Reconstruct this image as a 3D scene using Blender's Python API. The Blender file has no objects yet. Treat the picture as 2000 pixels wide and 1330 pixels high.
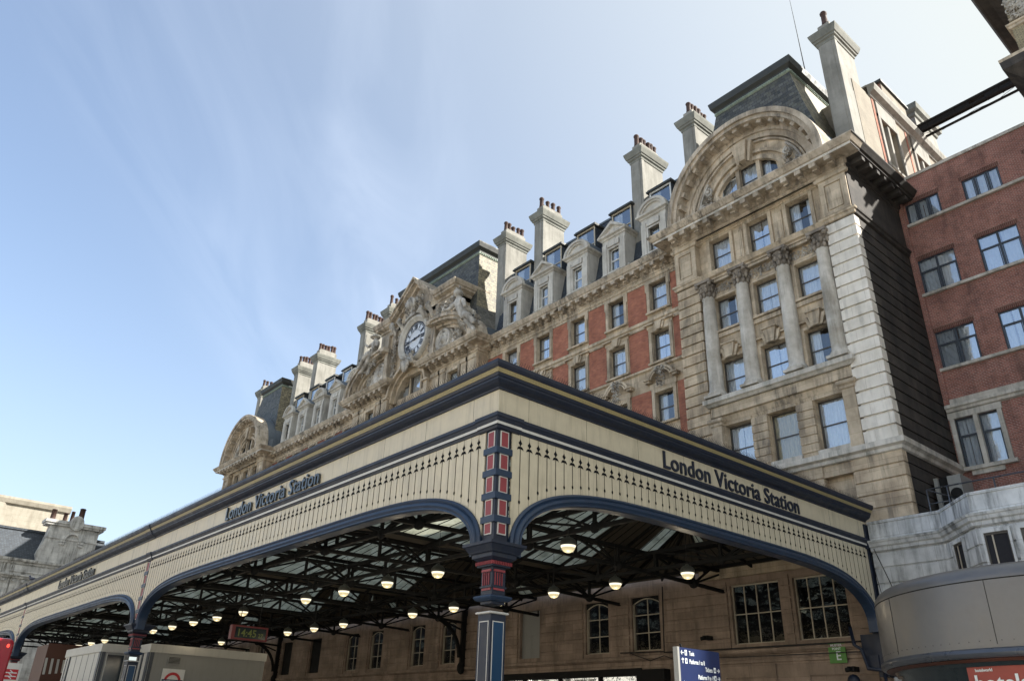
import bpy, math, random
from mathutils import Vector, Matrix
PI = math.pi
random.seed(7)
S = bpy.context.scene
COL = S.collection

# ------------------------------------------------------------------ camera
yaw, pitch, roll = -0.869804, 0.465789, 0.032302
f = Vector((math.sin(yaw)*math.cos(pitch), math.cos(yaw)*math.cos(pitch), math.sin(pitch)))
r = f.cross(Vector((0, 0, 1))).normalized()
u = r.cross(f)
r2 = math.cos(roll)*r + math.sin(roll)*u
u2 = -math.sin(roll)*r + math.cos(roll)*u
cam = bpy.data.cameras.new('camera')
cam.lens = 1526.87/2000*36
cam.sensor_width = 36
cam.clip_end = 3000
camo = bpy.data.objects.new('camera', cam)
camo.matrix_world = Matrix(((r2.x, u2.x, -f.x, 0), (r2.y, u2.y, -f.y, 0), (r2.z, u2.z, -f.z, 1.6), (0, 0, 0, 1)))
COL.objects.link(camo)
S.camera = camo

# ------------------------------------------------------------------ light
SUN_AZ, SUN_EL = math.radians(48), math.radians(36)
S.view_settings.view_transform = 'Standard'
S.view_settings.look = 'None'
S.view_settings.gamma = 1
S.view_settings.use_curve_mapping = False
S.view_settings.exposure = 1.12
W = bpy.data.worlds.new('World')
S.world = W
W.use_nodes = True
wn = W.node_tree
for n in list(wn.nodes): wn.nodes.remove(n)
def wnode(t, **k):
    n = wn.nodes.new(t)
    for a, b in k.items(): setattr(n, a, b)
    return n
sky = wnode('ShaderNodeTexSky', sky_type='NISHITA', sun_disc=False, sun_elevation=SUN_EL, sun_rotation=SUN_AZ)
sky.air_density = 1.0; sky.dust_density = 2.6; sky.ozone_density = 1.2
bg = wnode('ShaderNodeBackground'); bg.inputs['Strength'].default_value = 0.140
wo = wnode('ShaderNodeOutputWorld')
# thin cirrus: streaks on a high plane (direction / z)
tc = wnode('ShaderNodeTexCoord')
sep = wnode('ShaderNodeSeparateXYZ'); wn.links.new(tc.outputs['Generated'], sep.inputs[0])
def wmath(op, a, b=None, c=None, clamp=False):
    n = wnode('ShaderNodeMath', operation=op, use_clamp=clamp)
    for i, v in enumerate((a, b, c)):
        if v is None: continue
        if isinstance(v, (int, float)): n.inputs[i].default_value = v
        else: wn.links.new(v, n.inputs[i])
    return n.outputs[0]
zz = wmath('MAXIMUM', sep.outputs['Z'], 0.06)
px = wmath('DIVIDE', sep.outputs['X'], zz)
py = wmath('DIVIDE', sep.outputs['Y'], zz)
# streak frame: along a=(-0.78,0.62)
al = wmath('ADD', wmath('MULTIPLY', px, -0.80), wmath('MULTIPLY', py, 0.60))
ac = wmath('ADD', wmath('MULTIPLY', px, 0.60), wmath('MULTIPLY', py, 0.80))
comb = wnode('ShaderNodeCombineXYZ')
wn.links.new(wmath('MULTIPLY', al, 0.7), comb.inputs[0]); wn.links.new(wmath('MULTIPLY', ac, 3.2), comb.inputs[1])
nz = wnode('ShaderNodeTexNoise'); nz.inputs['Scale'].default_value = 1.6; nz.inputs['Detail'].default_value = 8
nz.inputs['Roughness'].default_value = 0.5; nz.inputs['Distortion'].default_value = 0.7
wn.links.new(comb.outputs[0], nz.inputs['Vector'])
# one long feathered band (a spreading contrail) plus faint veils elsewhere
bd = wmath('ADD', ac, 0.24)
bd = wmath('MULTIPLY', bd, bd)
band = wmath('POWER', 2.718, wmath('MULTIPLY', bd, -34.0))
bd2 = wmath('ADD', ac, 0.62); bd2 = wmath('MULTIPLY', bd2, bd2)
band2 = wmath('MULTIPLY', wmath('POWER', 2.718, wmath('MULTIPLY', bd2, -60.0)), 0.10)
mask = wmath('MULTIPLY', wmath('SUBTRACT', nz.outputs[0], 0.38), 2.6, clamp=True)
cl = wmath('MULTIPLY', mask, wmath('ADD', wmath('ADD', wmath('MULTIPLY', band, 0.15), band2), 0.0), clamp=True)
mix = wnode('ShaderNodeMixRGB'); mix.inputs[2].default_value = (6.4, 6.6, 7.0, 1)
veil = wnode('ShaderNodeMixRGB'); veil.inputs[2].default_value = (3.1, 3.2, 3.1, 1)   # thin haze: whiter towards the sun and the horizon
sv = wnode('ShaderNodeVectorMath', operation='DOT_PRODUCT'); wn.links.new(tc.outputs['Generated'], sv.inputs[0])
sv.inputs[1].default_value = (math.sin(SUN_AZ)*math.cos(SUN_EL), math.cos(SUN_AZ)*math.cos(SUN_EL), math.sin(SUN_EL))
g1 = wmath('POWER', wmath('MULTIPLY', wmath('ADD', sv.outputs['Value'], 0.35), 0.80, clamp=True), 2.2)
g2 = wmath('POWER', wmath('SUBTRACT', 1.0, zz, clamp=True), 4.0)
wn.links.new(wmath('ADD', wmath('ADD', wmath('MULTIPLY', g1, 1.25), wmath('MULTIPLY', g2, 0.6)), 0.08, clamp=True), veil.inputs[0])
wn.links.new(sky.outputs[0], veil.inputs[1])
wn.links.new(cl, mix.inputs[0]); wn.links.new(veil.outputs[0], mix.inputs[1])
tint = wnode('ShaderNodeMixRGB', blend_type='MULTIPLY'); tint.inputs[0].default_value = 1.0; tint.inputs[2].default_value = (0.96, 0.985, 1.0, 1)
wn.links.new(mix.outputs[0], tint.inputs[1]); wn.links.new(tint.outputs[0], bg.inputs[0]); wn.links.new(bg.outputs[0], wo.inputs[0])

sl = bpy.data.lights.new('sun', 'SUN'); sl.energy = 5.0; sl.angle = math.radians(0.5); sl.color = (1, 0.955, 0.87)
so = bpy.data.objects.new('sun', sl); COL.objects.link(so)
sd = Vector((math.sin(SUN_AZ)*math.cos(SUN_EL), math.cos(SUN_AZ)*math.cos(SUN_EL), math.sin(SUN_EL)))
so.rotation_euler = (-sd).to_track_quat('-Z', 'Y').to_euler()
so.location = (60, 60, 80)

# ------------------------------------------------------------------ materials
def new_mat(name):
    m = bpy.data.materials.new(name); m.use_nodes = True
    nt = m.node_tree
    return m, nt, nt.nodes['Principled BSDF']
def nd(nt, t, **k):
    n = nt.nodes.new(t)
    for a, b in k.items(): setattr(n, a, b)
    return n
def wallvec(nt, sx=1, sz=1):
    """world position folded to a wall plane: (x+y, z)"""
    g = nd(nt, 'ShaderNodeNewGeometry'); s = nd(nt, 'ShaderNodeSeparateXYZ'); nt.links.new(g.outputs['Position'], s.inputs[0])
    a = nd(nt, 'ShaderNodeMath', operation='ADD'); nt.links.new(s.outputs['X'], a.inputs[0]); nt.links.new(s.outputs['Y'], a.inputs[1])
    m1 = nd(nt, 'ShaderNodeMath', operation='MULTIPLY'); nt.links.new(a.outputs[0], m1.inputs[0]); m1.inputs[1].default_value = sx
    m2 = nd(nt, 'ShaderNodeMath', operation='MULTIPLY'); nt.links.new(s.outputs['Z'], m2.inputs[0]); m2.inputs[1].default_value = sz
    c = nd(nt, 'ShaderNodeCombineXYZ'); nt.links.new(m1.outputs[0], c.inputs[0]); nt.links.new(m2.outputs[0], c.inputs[1])
    nt.links.new(s.outputs['Y'], c.inputs[2]) if False else None
    return c.outputs[0], g.outputs['Position']
def noise(nt, vec, scale, detail=6, rough=0.6, dist=0.0):
    n = nd(nt, 'ShaderNodeTexNoise'); nt.links.new(vec, n.inputs['Vector'])
    n.inputs['Scale'].default_value = scale; n.inputs['Detail'].default_value = detail; n.inputs['Roughness'].default_value = rough
    n.inputs['Distortion'].default_value = dist
    return n.outputs[0]
def ramp(nt, fac, stops):
    n = nd(nt, 'ShaderNodeValToRGB'); nt.links.new(fac, n.inputs[0])
    e = n.color_ramp.elements
    while len(e) > len(stops): e.remove(e[-1])
    while len(e) < len(stops): e.new(0.5)
    for i, (p_, c) in enumerate(stops):
        e[i].position = p_; e[i].color = (*c, 1) if len(c) == 3 else c
    return n.outputs[0]
def mixc(nt, fac, a, b, mode='MIX'):
    n = nd(nt, 'ShaderNodeMixRGB', blend_type=mode)
    for i, v in enumerate((fac, a, b)):
        if isinstance(v, (int, float)): n.inputs[i].default_value = v
        elif isinstance(v, tuple): n.inputs[i].default_value = (*v, 1) if len(v) == 3 else v
        else: nt.links.new(v, n.inputs[i])
    return n.outputs[0]
def bump(nt, p, h, strength, dist=0.02):
    b = nd(nt, 'ShaderNodeBump'); b.inputs['Strength'].default_value = strength; b.inputs['Distance'].default_value = dist
    nt.links.new(h, b.inputs['Height']); nt.links.new(b.outputs[0], p.inputs['Normal'])

def stone_mat(name, a, b, dirt=(0.07, 0.06, 0.05), dirt_amt=0.5, block=(1.3, 0.42), blockvar=0.18, joints=True, rough=0.85, k=1.0):
    a = tuple(v*k for v in a); b = tuple(v*k for v in b); dirt = tuple(v*k for v in dirt)
    m, nt, p = new_mat(name)
    v, pos = wallvec(nt)
    n1 = noise(nt, pos, 0.9, 8, 0.62)
    base = mixc(nt, ramp(nt, n1, [(0.35, (0, 0, 0)), (0.65, (1, 1, 1))]), a, b)
    if block:
        br = nd(nt, 'ShaderNodeTexBrick'); nt.links.new(v, br.inputs['Vector'])
        br.inputs['Scale'].default_value = 1; br.inputs['Brick Width'].default_value = block[0]; br.inputs['Row Height'].default_value = block[1]
        br.inputs['Mortar Size'].default_value = 0.006 if joints else 0.0; br.inputs['Bias'].default_value = 0
        br.inputs['Color1'].default_value = (1-blockvar, 1-blockvar, 1-blockvar, 1); br.inputs['Color2'].default_value = (1, 1, 1, 1)
        br.inputs['Mortar'].default_value = (0.55, 0.52, 0.48, 1)
        base = mixc(nt, 1.0, base, br.outputs[0], 'MULTIPLY')
    # rain streaks (stretched in z) and soot blotches: shapes of their own
    mp = nd(nt, 'ShaderNodeMapping'); nt.links.new(pos, mp.inputs[0]); mp.inputs['Scale'].default_value = (2.6, 2.6, 0.28)
    n2 = noise(nt, mp.outputs[0], 1.0, 7, 0.68)
    n3 = noise(nt, pos, 0.33, 6, 0.7, 0.6)
    d = nd(nt, 'ShaderNodeMath', operation='MULTIPLY'); nt.links.new(ramp(nt, n2, [(0.46, (0, 0, 0)), (0.60, (1, 1, 1))]), d.inputs[0])
    nt.links.new(ramp(nt, n3, [(0.38, (0.15, 0.15, 0.15)), (0.66, (1, 1, 1))]), d.inputs[1])
    d2 = nd(nt, 'ShaderNodeMath', operation='MULTIPLY'); nt.links.new(d.outputs[0], d2.inputs[0]); d2.inputs[1].default_value = dirt_amt
    c = mixc(nt, d2.outputs[0], base, dirt)
    nt.links.new(c, p.inputs['Base Color']); p.inputs['Roughness'].default_value = rough
    bump(nt, p, noise(nt, pos, 14, 6, 0.7), 0.35, 0.02)
    return m
def brick_mat(name, c1, c2, mortar, w=0.225, h=0.075, dirt=(0.05, 0.035, 0.03), dirt_amt=0.35, msize=0.010, k=1.0):
    c1 = tuple(v*k for v in c1); c2 = tuple(v*k for v in c2); mortar = tuple(v*k for v in mortar)
    m, nt, p = new_mat(name)
    v, pos = wallvec(nt)
    br = nd(nt, 'ShaderNodeTexBrick'); nt.links.new(v, br.inputs['Vector'])
    br.inputs['Scale'].default_value = 1; br.inputs['Brick Width'].default_value = w; br.inputs['Row Height'].default_value = h
    br.inputs['Mortar Size'].default_value = msize; br.inputs['Mortar Smooth'].default_value = 0.3
    br.inputs['Color1'].default_value = (*c1, 1); br.inputs['Color2'].default_value = (*c2, 1); br.inputs['Mortar'].default_value = (*mortar, 1)
    n1 = noise(nt, pos, 1.2, 8, 0.65)
    c = mixc(nt, 1.0, br.outputs[0], ramp(nt, n1, [(0.36, (0.70, 0.67, 0.66)), (0.62, (1, 1, 1))]), 'MULTIPLY')
    mp = nd(nt, 'ShaderNodeMapping'); nt.links.new(pos, mp.inputs[0]); mp.inputs['Scale'].default_value = (1.3, 1.3, 0.22)
    n2 = noise(nt, mp.outputs[0], 1.0, 7, 0.7)
    d2 = nd(nt, 'ShaderNodeMath', operation='MULTIPLY'); nt.links.new(ramp(nt, n2, [(0.5, (0, 0, 0)), (0.72, (1, 1, 1))]), d2.inputs[0]); d2.inputs[1].default_value = dirt_amt
    c = mixc(nt, d2.outputs[0], c, dirt)
    nt.links.new(c, p.inputs['Base Color']); p.inputs['Roughness'].default_value = 0.9
    bump(nt, p, br.outputs['Fac'], -0.4, 0.006)
    return m
def paint_mat(name, col, rough=0.45, var=0.12, dirt_amt=0.25, dirt=(0.08, 0.07, 0.06), metal=0.0, spec=0.5):
    m, nt, p = new_mat(name)
    v, pos = wallvec(nt)
    n1 = noise(nt, pos, 2.5, 6, 0.6)
    base = mixc(nt, ramp(nt, n1, [(0.3, (0, 0, 0)), (0.7, (1, 1, 1))]), tuple(x*(1-var) for x in col), col)
    mp = nd(nt, 'ShaderNodeMapping'); nt.links.new(pos, mp.inputs[0]); mp.inputs['Scale'].default_value = (5, 5, 0.5)
    n2 = noise(nt, mp.outputs[0], 1.0, 8, 0.72)
    d2 = nd(nt, 'ShaderNodeMath', operation='MULTIPLY'); nt.links.new(ramp(nt, n2, [(0.5, (0, 0, 0)), (0.75, (1, 1, 1))]), d2.inputs[0]); d2.inputs[1].default_value = dirt_amt
    c = mixc(nt, d2.outputs[0], base, dirt)
    nt.links.new(c, p.inputs['Base Color']); p.inputs['Metallic'].default_value = metal
    rr = ramp(nt, n1, [(0.3, (rough*0.8,)*3), (0.7, (min(1, rough*1.25),)*3)])
    nt.links.new(rr, p.inputs['Roughness'])
    p.inputs['Specular IOR Level'].default_value = spec
    bump(nt, p, noise(nt, pos, 30, 5, 0.6), 0.08, 0.01)
    return m
def slate_mat(name, c1, c2, w=0.28, h=0.19, speckle=(0.10, 0.095, 0.06)):
    m, nt, p = new_mat(name)
    v, pos = wallvec(nt)
    br = nd(nt, 'ShaderNodeTexBrick'); nt.links.new(v, br.inputs['Vector'])
    br.inputs['Scale'].default_value = 1; br.inputs['Brick Width'].default_value = w; br.inputs['Row Height'].default_value = h
    br.inputs['Mortar Size'].default_value = 0.018; br.inputs['Mortar Smooth'].default_value = 0.6
    br.inputs['Color1'].default_value = (*c1, 1); br.inputs['Color2'].default_value = (*c2, 1); br.inputs['Mortar'].default_value = (0.012, 0.012, 0.013, 1)
    n1 = noise(nt, pos, 3.5, 8, 0.75)
    c = mixc(nt, ramp(nt, n1, [(0.48, (0, 0, 0)), (0.66, (0.8, 0.8, 0.8))]), br.outputs[0], speckle)
    nt.links.new(c, p.inputs['Base Color']); p.inputs['Roughness'].default_value = 0.62
    bump(nt, p, br.outputs['Fac'], -1.0, 0.03)
    return m
def flat_mat(name, col, rough=0.6, metal=0.0, emit=None, estr=0.0, spec=0.5):
    m, nt, p = new_mat(name)
    g = nd(nt, 'ShaderNodeNewGeometry')
    n1 = noise(nt, g.outputs['Position'], 6, 5, 0.6)
    c = mixc(nt, ramp(nt, n1, [(0.3, (0, 0, 0)), (0.7, (1, 1, 1))]), tuple(x*0.88 for x in col), col)
    nt.links.new(c, p.inputs['Base Color']); p.inputs['Roughness'].default_value = rough; p.inputs['Metallic'].default_value = metal
    p.inputs['Specular IOR Level'].default_value = spec
    if emit: p.inputs['Emission Color'].default_value = (*emit, 1); p.inputs['Emission Strength'].default_value = estr
    return m
def pane_mat(name, tint=(0.9, 0.95, 1.0), refl=0.28, dark=0.0):
    m = bpy.data.materials.new(name); m.use_nodes = True; nt = m.node_tree
    for n in list(nt.nodes): nt.nodes.remove(n)
    o = nd(nt, 'ShaderNodeOutputMaterial'); t = nd(nt, 'ShaderNodeBsdfTransparent'); t.inputs[0].default_value = (*[x*(1-dark) for x in tint], 1)
    gl = nd(nt, 'ShaderNodeBsdfGlossy'); gl.inputs['Roughness'].default_value = 0.02; gl.inputs['Color'].default_value = (0.92, 0.96, 1, 1)
    fr = nd(nt, 'ShaderNodeFresnel'); fr.inputs[0].default_value = 1.5
    ad = nd(nt, 'ShaderNodeMath', operation='MULTIPLY_ADD'); nt.links.new(fr.outputs[0], ad.inputs[0]); ad.inputs[1].default_value = 1.0; ad.inputs[2].default_value = refl; ad.use_clamp = True
    g = nd(nt, 'ShaderNodeNewGeometry')
    b = nd(nt, 'ShaderNodeBump'); b.inputs['Strength'].default_value = 0.35; b.inputs['Distance'].default_value = 0.02
    nt.links.new(noise(nt, g.outputs['Position'], 1.7, 3, 0.5), b.inputs['Height']); nt.links.new(b.outputs[0], gl.inputs['Normal'])
    mx = nd(nt, 'ShaderNodeMixShader'); nt.links.new(ad.outputs[0], mx.inputs[0]); nt.links.new(t.outputs[0], mx.inputs[1]); nt.links.new(gl.outputs[0], mx.inputs[2])
    nt.links.new(mx.outputs[0], o.inputs[0])
    return m
def skylight_mat(name):
    """dirty wired glass seen from below: scatters daylight"""
    m = bpy.data.materials.new(name); m.use_nodes = True; nt = m.node_tree
    for n in list(nt.nodes): nt.nodes.remove(n)
    o = nd(nt, 'ShaderNodeOutputMaterial'); g = nd(nt, 'ShaderNodeNewGeometry')
    n1 = noise(nt, g.outputs['Position'], 1.1, 9, 0.75, 0.5)
    c = ramp(nt, n1, [(0.3, (0.12, 0.125, 0.09)), (0.5, (0.34, 0.345, 0.26)), (0.75, (0.52, 0.53, 0.44))])
    t = nd(nt, 'ShaderNodeBsdfTranslucent'); nt.links.new(c, t.inputs[0])
    d = nd(nt, 'ShaderNodeBsdfDiffuse'); d.inputs[0].default_value = (0.12, 0.13, 0.11, 1)
    mx = nd(nt, 'ShaderNodeMixShader'); mx.inputs[0].default_value = 0.25
    nt.links.new(t.outputs[0], mx.inputs[1]); nt.links.new(d.outputs[0], mx.inputs[2]); nt.links.new(mx.outputs[0], o.inputs[0])
    return m

M = {}
M['stone'] = stone_mat('buff_stone', (0.38, 0.295, 0.205), (0.61, 0.50, 0.36), dirt_amt=0.8, blockvar=0.26, k=1.12)
M['stone_plain'] = stone_mat('buff_stone_trim', (0.38, 0.305, 0.215), (0.62, 0.515, 0.385), block=(1.1, 0.61), dirt_amt=0.85, k=1.12)
M['stone_cornice'] = stone_mat('cornice_stone', (0.33, 0.27, 0.20), (0.63, 0.54, 0.43), block=(1.6, 3.0), dirt_amt=0.95, k=1.08)
M['stone_white'] = stone_mat('whitewashed_stone', (0.68, 0.63, 0.55), (0.84, 0.79, 0.71), block=(1.5, 0.61), blockvar=0.07, dirt=(0.25, 0.23, 0.20), dirt_amt=0.55)
M['stone_ledge'] = stone_mat('pale_ledge_stone', (0.50, 0.46, 0.40), (0.76, 0.72, 0.65), block=(1.9, 3.0), dirt=(0.12, 0.12, 0.10), dirt_amt=0.7)
M['stone_column'] = stone_mat('column_stone', (0.36, 0.325, 0.27), (0.62, 0.585, 0.53), block=None, dirt=(0.16, 0.14, 0.11), dirt_amt=0.7)
M['stone_grey'] = stone_mat('grey_render', (0.38, 0.365, 0.32), (0.50, 0.48, 0.43), block=(1.4, 0.9), blockvar=0.08, joints=False, dirt=(0.16, 0.15, 0.13), dirt_amt=0.6, k=0.66)
M['stone_cap'] = stone_mat('chimney_cap_stone', (0.15, 0.15, 0.13), (0.25, 0.25, 0.22), block=None, dirt=(0.06, 0.06, 0.05), dirt_amt=0.5)
M['stone_dormer'] = stone_mat('dormer_stone', (0.44, 0.41, 0.36), (0.62, 0.59, 0.53), block=None, dirt=(0.15, 0.14, 0.13), dirt_amt=0.6)
M['stone_soot_shade'] = stone_mat('soot_and_shade_stone', (0.032, 0.028, 0.026), (0.080, 0.068, 0.058), block=(1.5, 0.61), blockvar=0.25, dirt=(0.016, 0.015, 0.016), dirt_amt=0.8)  # soot, plus the shade of the hotel's right flank put into the colour
M['stone_podium'] = stone_mat('weathered_portland_stone', (0.42, 0.43, 0.43), (0.60, 0.61, 0.61), block=(1.25, 0.62), blockvar=0.16, dirt=(0.08, 0.085, 0.085), dirt_amt=0.95, k=1.25)
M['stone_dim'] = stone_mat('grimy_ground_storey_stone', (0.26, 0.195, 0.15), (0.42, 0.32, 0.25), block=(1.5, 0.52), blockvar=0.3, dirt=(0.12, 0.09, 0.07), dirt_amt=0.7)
M['stone_left'] = stone_mat('blotched_white_stone', (0.44, 0.435, 0.42), (0.72, 0.71, 0.68), block=(1.3, 0.5), blockvar=0.2, dirt=(0.09, 0.085, 0.07), dirt_amt=1.0)
M['stone_beige'] = stone_mat('beige_stone', (0.34, 0.31, 0.25), (0.44, 0.40, 0.33), block=(1.3, 0.6), blockvar=0.08, dirt=(0.2, 0.17, 0.13), dirt_amt=0.4)
M['stucco'] = stone_mat('cream_stucco', (0.66, 0.62, 0.54), (0.76, 0.72, 0.64), block=None, dirt_amt=0.15)
M['stone_cream'] = stone_mat('cream_stone', (0.22, 0.19, 0.145), (0.30, 0.26, 0.20), block=(1.3, 0.6), blockvar=0.12, dirt=(0.2, 0.16, 0.12), dirt_amt=0.6)
M['capital_stone'] = stone_mat('sooted_capital_stone', (0.15, 0.125, 0.10), (0.34, 0.29, 0.235), block=None, dirt=(0.04, 0.035, 0.03), dirt_amt=0.8)
M['carving'] = stone_mat('carved_stone', (0.30, 0.27, 0.23), (0.66, 0.62, 0.56), block=None, dirt=(0.035, 0.03, 0.028), dirt_amt=0.95)
M['brick'] = brick_mat('orange_red_brick', (0.48, 0.18, 0.105), (0.34, 0.12, 0.08), (0.30, 0.17, 0.12), dirt_amt=0.3, msize=0.007)
M['brick_dark'] = brick_mat('dark_red_brick', (0.42, 0.15, 0.11), (0.23, 0.082, 0.068), (0.46, 0.32, 0.27), dirt_amt=0.65, msize=0.014)
M['brick_tan'] = brick_mat('stock_brick', (0.42, 0.36, 0.22), (0.33, 0.28, 0.17), (0.16, 0.13, 0.10), dirt_amt=0.45, msize=0.012)
M['brick_soldier'] = brick_mat('soldier_course_brick', (0.19, 0.075, 0.058), (0.13, 0.05, 0.042), (0.27, 0.18, 0.14), w=0.085, h=0.24, dirt_amt=0.3, msize=0.014)
M['slate'] = slate_mat('slate', (0.032, 0.034, 0.036), (0.115, 0.115, 0.105), w=0.34, h=0.25)
M['slate_sunlit'] = slate_mat('sunlit_slate', (0.10, 0.09, 0.065), (0.27, 0.235, 0.155), w=0.34, h=0.25, speckle=(0.38, 0.32, 0.19))  # slate with sunlight put into its colour, for right-hand roof faces
M['slate_blue'] = slate_mat('blue_slate', (0.035, 0.045, 0.06), (0.06, 0.075, 0.095), speckle=(0.03, 0.035, 0.04))
M['lead'] = paint_mat('lead_sheet', (0.13, 0.155, 0.18), 0.5, 0.3, 0.5, dirt=(0.05, 0.055, 0.06))
M['copper'] = paint_mat('verdigris_moulding', (0.30, 0.36, 0.29), 0.7, 0.3, 0.6, dirt=(0.06, 0.06, 0.05))
M['darktrim'] = paint_mat('dark_roof_trim', (0.045, 0.048, 0.045), 0.6, 0.2, 0.3)
M['cream'] = paint_mat('cream_gloss_paint', (0.60, 0.535, 0.40), 0.42, 0.12, 0.62, dirt=(0.27, 0.235, 0.16))
M['navy'] = paint_mat('navy_gloss_paint', (0.010, 0.017, 0.038), 0.50, 0.25, 0.3, dirt=(0.05, 0.05, 0.05))
M['blue'] = paint_mat('blue_gloss_paint', (0.014, 0.034, 0.075), 0.42, 0.2, 0.25, dirt=(0.03, 0.035, 0.045))
M['panelblue'] = paint_mat('bright_blue_panel_paint', (0.006, 0.045, 0.11), 0.4, 0.1, 0.15)
M['red'] = paint_mat('red_panel_paint', (0.28, 0.045, 0.055), 0.5, 0.2, 0.2)
M['gold'] = paint_mat('ochre_stripe_paint', (0.36, 0.30, 0.15), 0.45, 0.12, 0.25)
M['white'] = paint_mat('white_line_paint', (0.58, 0.57, 0.54), 0.45, 0.06, 0.25)
M['hole'] = flat_mat('dark_piercing', (0.012, 0.012, 0.014), 0.9, spec=0.1)
M['iron'] = paint_mat('dark_iron', (0.018, 0.018, 0.018), 0.75, 0.3, 0.4, dirt=(0.03, 0.024, 0.02), spec=0.15)
M['roofboard'] = flat_mat('dark_roof_boarding', (0.085, 0.074, 0.058), 0.9, spec=0.2)
M['skylight'] = skylight_mat('dirty_roof_glass')
M['pane'] = pane_mat('window_glass', refl=0.24)
M['pane_b'] = pane_mat('bright_window_glass', refl=0.42)
M['pane_c'] = pane_mat('clear_window_glass', refl=0.12)
M['pane_dark'] = pane_mat('dark_window_glass', refl=0.14, dark=0.3)
M['pane_shop'] = pane_mat('shop_glass', refl=0.55, dark=0.5)
M['curtain'] = flat_mat('net_curtain', (0.80, 0.81, 0.82), 0.9, spec=0.1)
M['curtain_warm'] = flat_mat('cream_curtain', (0.62, 0.55, 0.40), 0.9, spec=0.1)
M['room'] = flat_mat('dark_room', (0.035, 0.035, 0.04), 0.9, spec=0.1)
M['sash'] = paint_mat('dark_sash_paint', (0.085, 0.075, 0.062), 0.5, 0.15, 0.2)
M['sash_white'] = paint_mat('white_sash_paint', (0.70, 0.70, 0.68), 0.5, 0.06, 0.2)
M['sash_grey'] = paint_mat('grey_steel_frame', (0.050, 0.060, 0.075), 0.45, 0.15, 0.2)
M['glazingbar'] = paint_mat('buff_glazing_bar', (0.50, 0.44, 0.34), 0.55, 0.1, 0.2)
M['pot'] = paint_mat('terracotta_pot', (0.085, 0.045, 0.035), 0.75, 0.4, 0.5, dirt=(0.03, 0.025, 0.022))
M['dial'] = flat_mat('clock_dial', (0.66, 0.69, 0.74), 0.4)
M['numeral'] = flat_mat('clock_iron', (0.012, 0.016, 0.03), 0.5)
M['lampglass'] = flat_mat('lit_globe', (0.30, 0.28, 0.20), 0.3, emit=(1.0, 0.83, 0.47), estr=0.26)
M['lamphot'] = flat_mat('lit_globe_core', (0.4, 0.38, 0.3), 0.3, emit=(1.0, 0.92, 0.68), estr=0.6)
M['lamptop'] = paint_mat('lamp_hood', (0.055, 0.055, 0.045), 0.5, 0.2, 0.3)
M['alu'] = paint_mat('brushed_metal_cladding', (0.17, 0.168, 0.168), 0.38, 0.16, 0.55, dirt=(0.17, 0.16, 0.15), metal=0.6)
M['alu_blue'] = paint_mat('grey_metal_rim', (0.11, 0.12, 0.14), 0.3, 0.1, 0.2, metal=0.6)
M['cabin'] = paint_mat('grey_cabin_panel', (0.26, 0.26, 0.245), 0.5, 0.06, 0.2)
M['cabin_light'] = paint_mat('pale_cabin_panel', (0.47, 0.46, 0.42), 0.5, 0.05, 0.2)
M['busred'] = paint_mat('red_bus_paint', (0.30, 0.008, 0.022), 0.22, 0.05, 0.05)
M['busglass'] = flat_mat('bus_glass', (0.02, 0.03, 0.035), 0.1)
M['signblue'] = flat_mat('sign_blue', (0.005, 0.016, 0.075), 0.35)
M['signtext'] = flat_mat('sign_white', (0.75, 0.80, 0.82), 0.5)
M['signgreen'] = flat_mat('sign_green', (0.085, 0.25, 0.045), 0.5)
M['signred'] = flat_mat('sign_red', (0.30, 0.045, 0.03), 0.4)
M['logored'] = flat_mat('emblem_red', (0.50, 0.02, 0.03), 0.4)
M['clockbox'] = flat_mat('red_clock_case', (0.16, 0.018, 0.022), 0.45)
M['digits'] = flat_mat('lit_digits', (0.04, 0.05, 0.012), 0.5, emit=(0.55, 0.62, 0.12), estr=0.03)
M['taillight'] = flat_mat('tail_lamp', (0.6, 0.02, 0.02), 0.3, emit=(1, 0.05, 0.03), estr=1.5)
M['asphalt'] = stone_mat('worn_asphalt', (0.12, 0.12, 0.12), (0.16, 0.16, 0.155), block=None, dirt_amt=0.3)
M['bounce_paving'] = stone_mat('pale_bounce_paving', (0.35, 0.33, 0.30), (0.44, 0.42, 0.38), block=(0.9, 0.6), dirt_amt=0.4)
M['brownsign'] = flat_mat('brown_signboard', (0.08, 0.028, 0.016), 0.6)
M['letters_pol'] = paint_mat('polished_letter_metal', (0.10, 0.11, 0.12), 0.3, 0.1, 0.05, metal=0.8)
M['pigeon'] = flat_mat('pigeon_feathers', (0.07, 0.08, 0.12), 0.7)
M['cable'] = flat_mat('black_cable', (0.02, 0.02, 0.02), 0.7)

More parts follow.
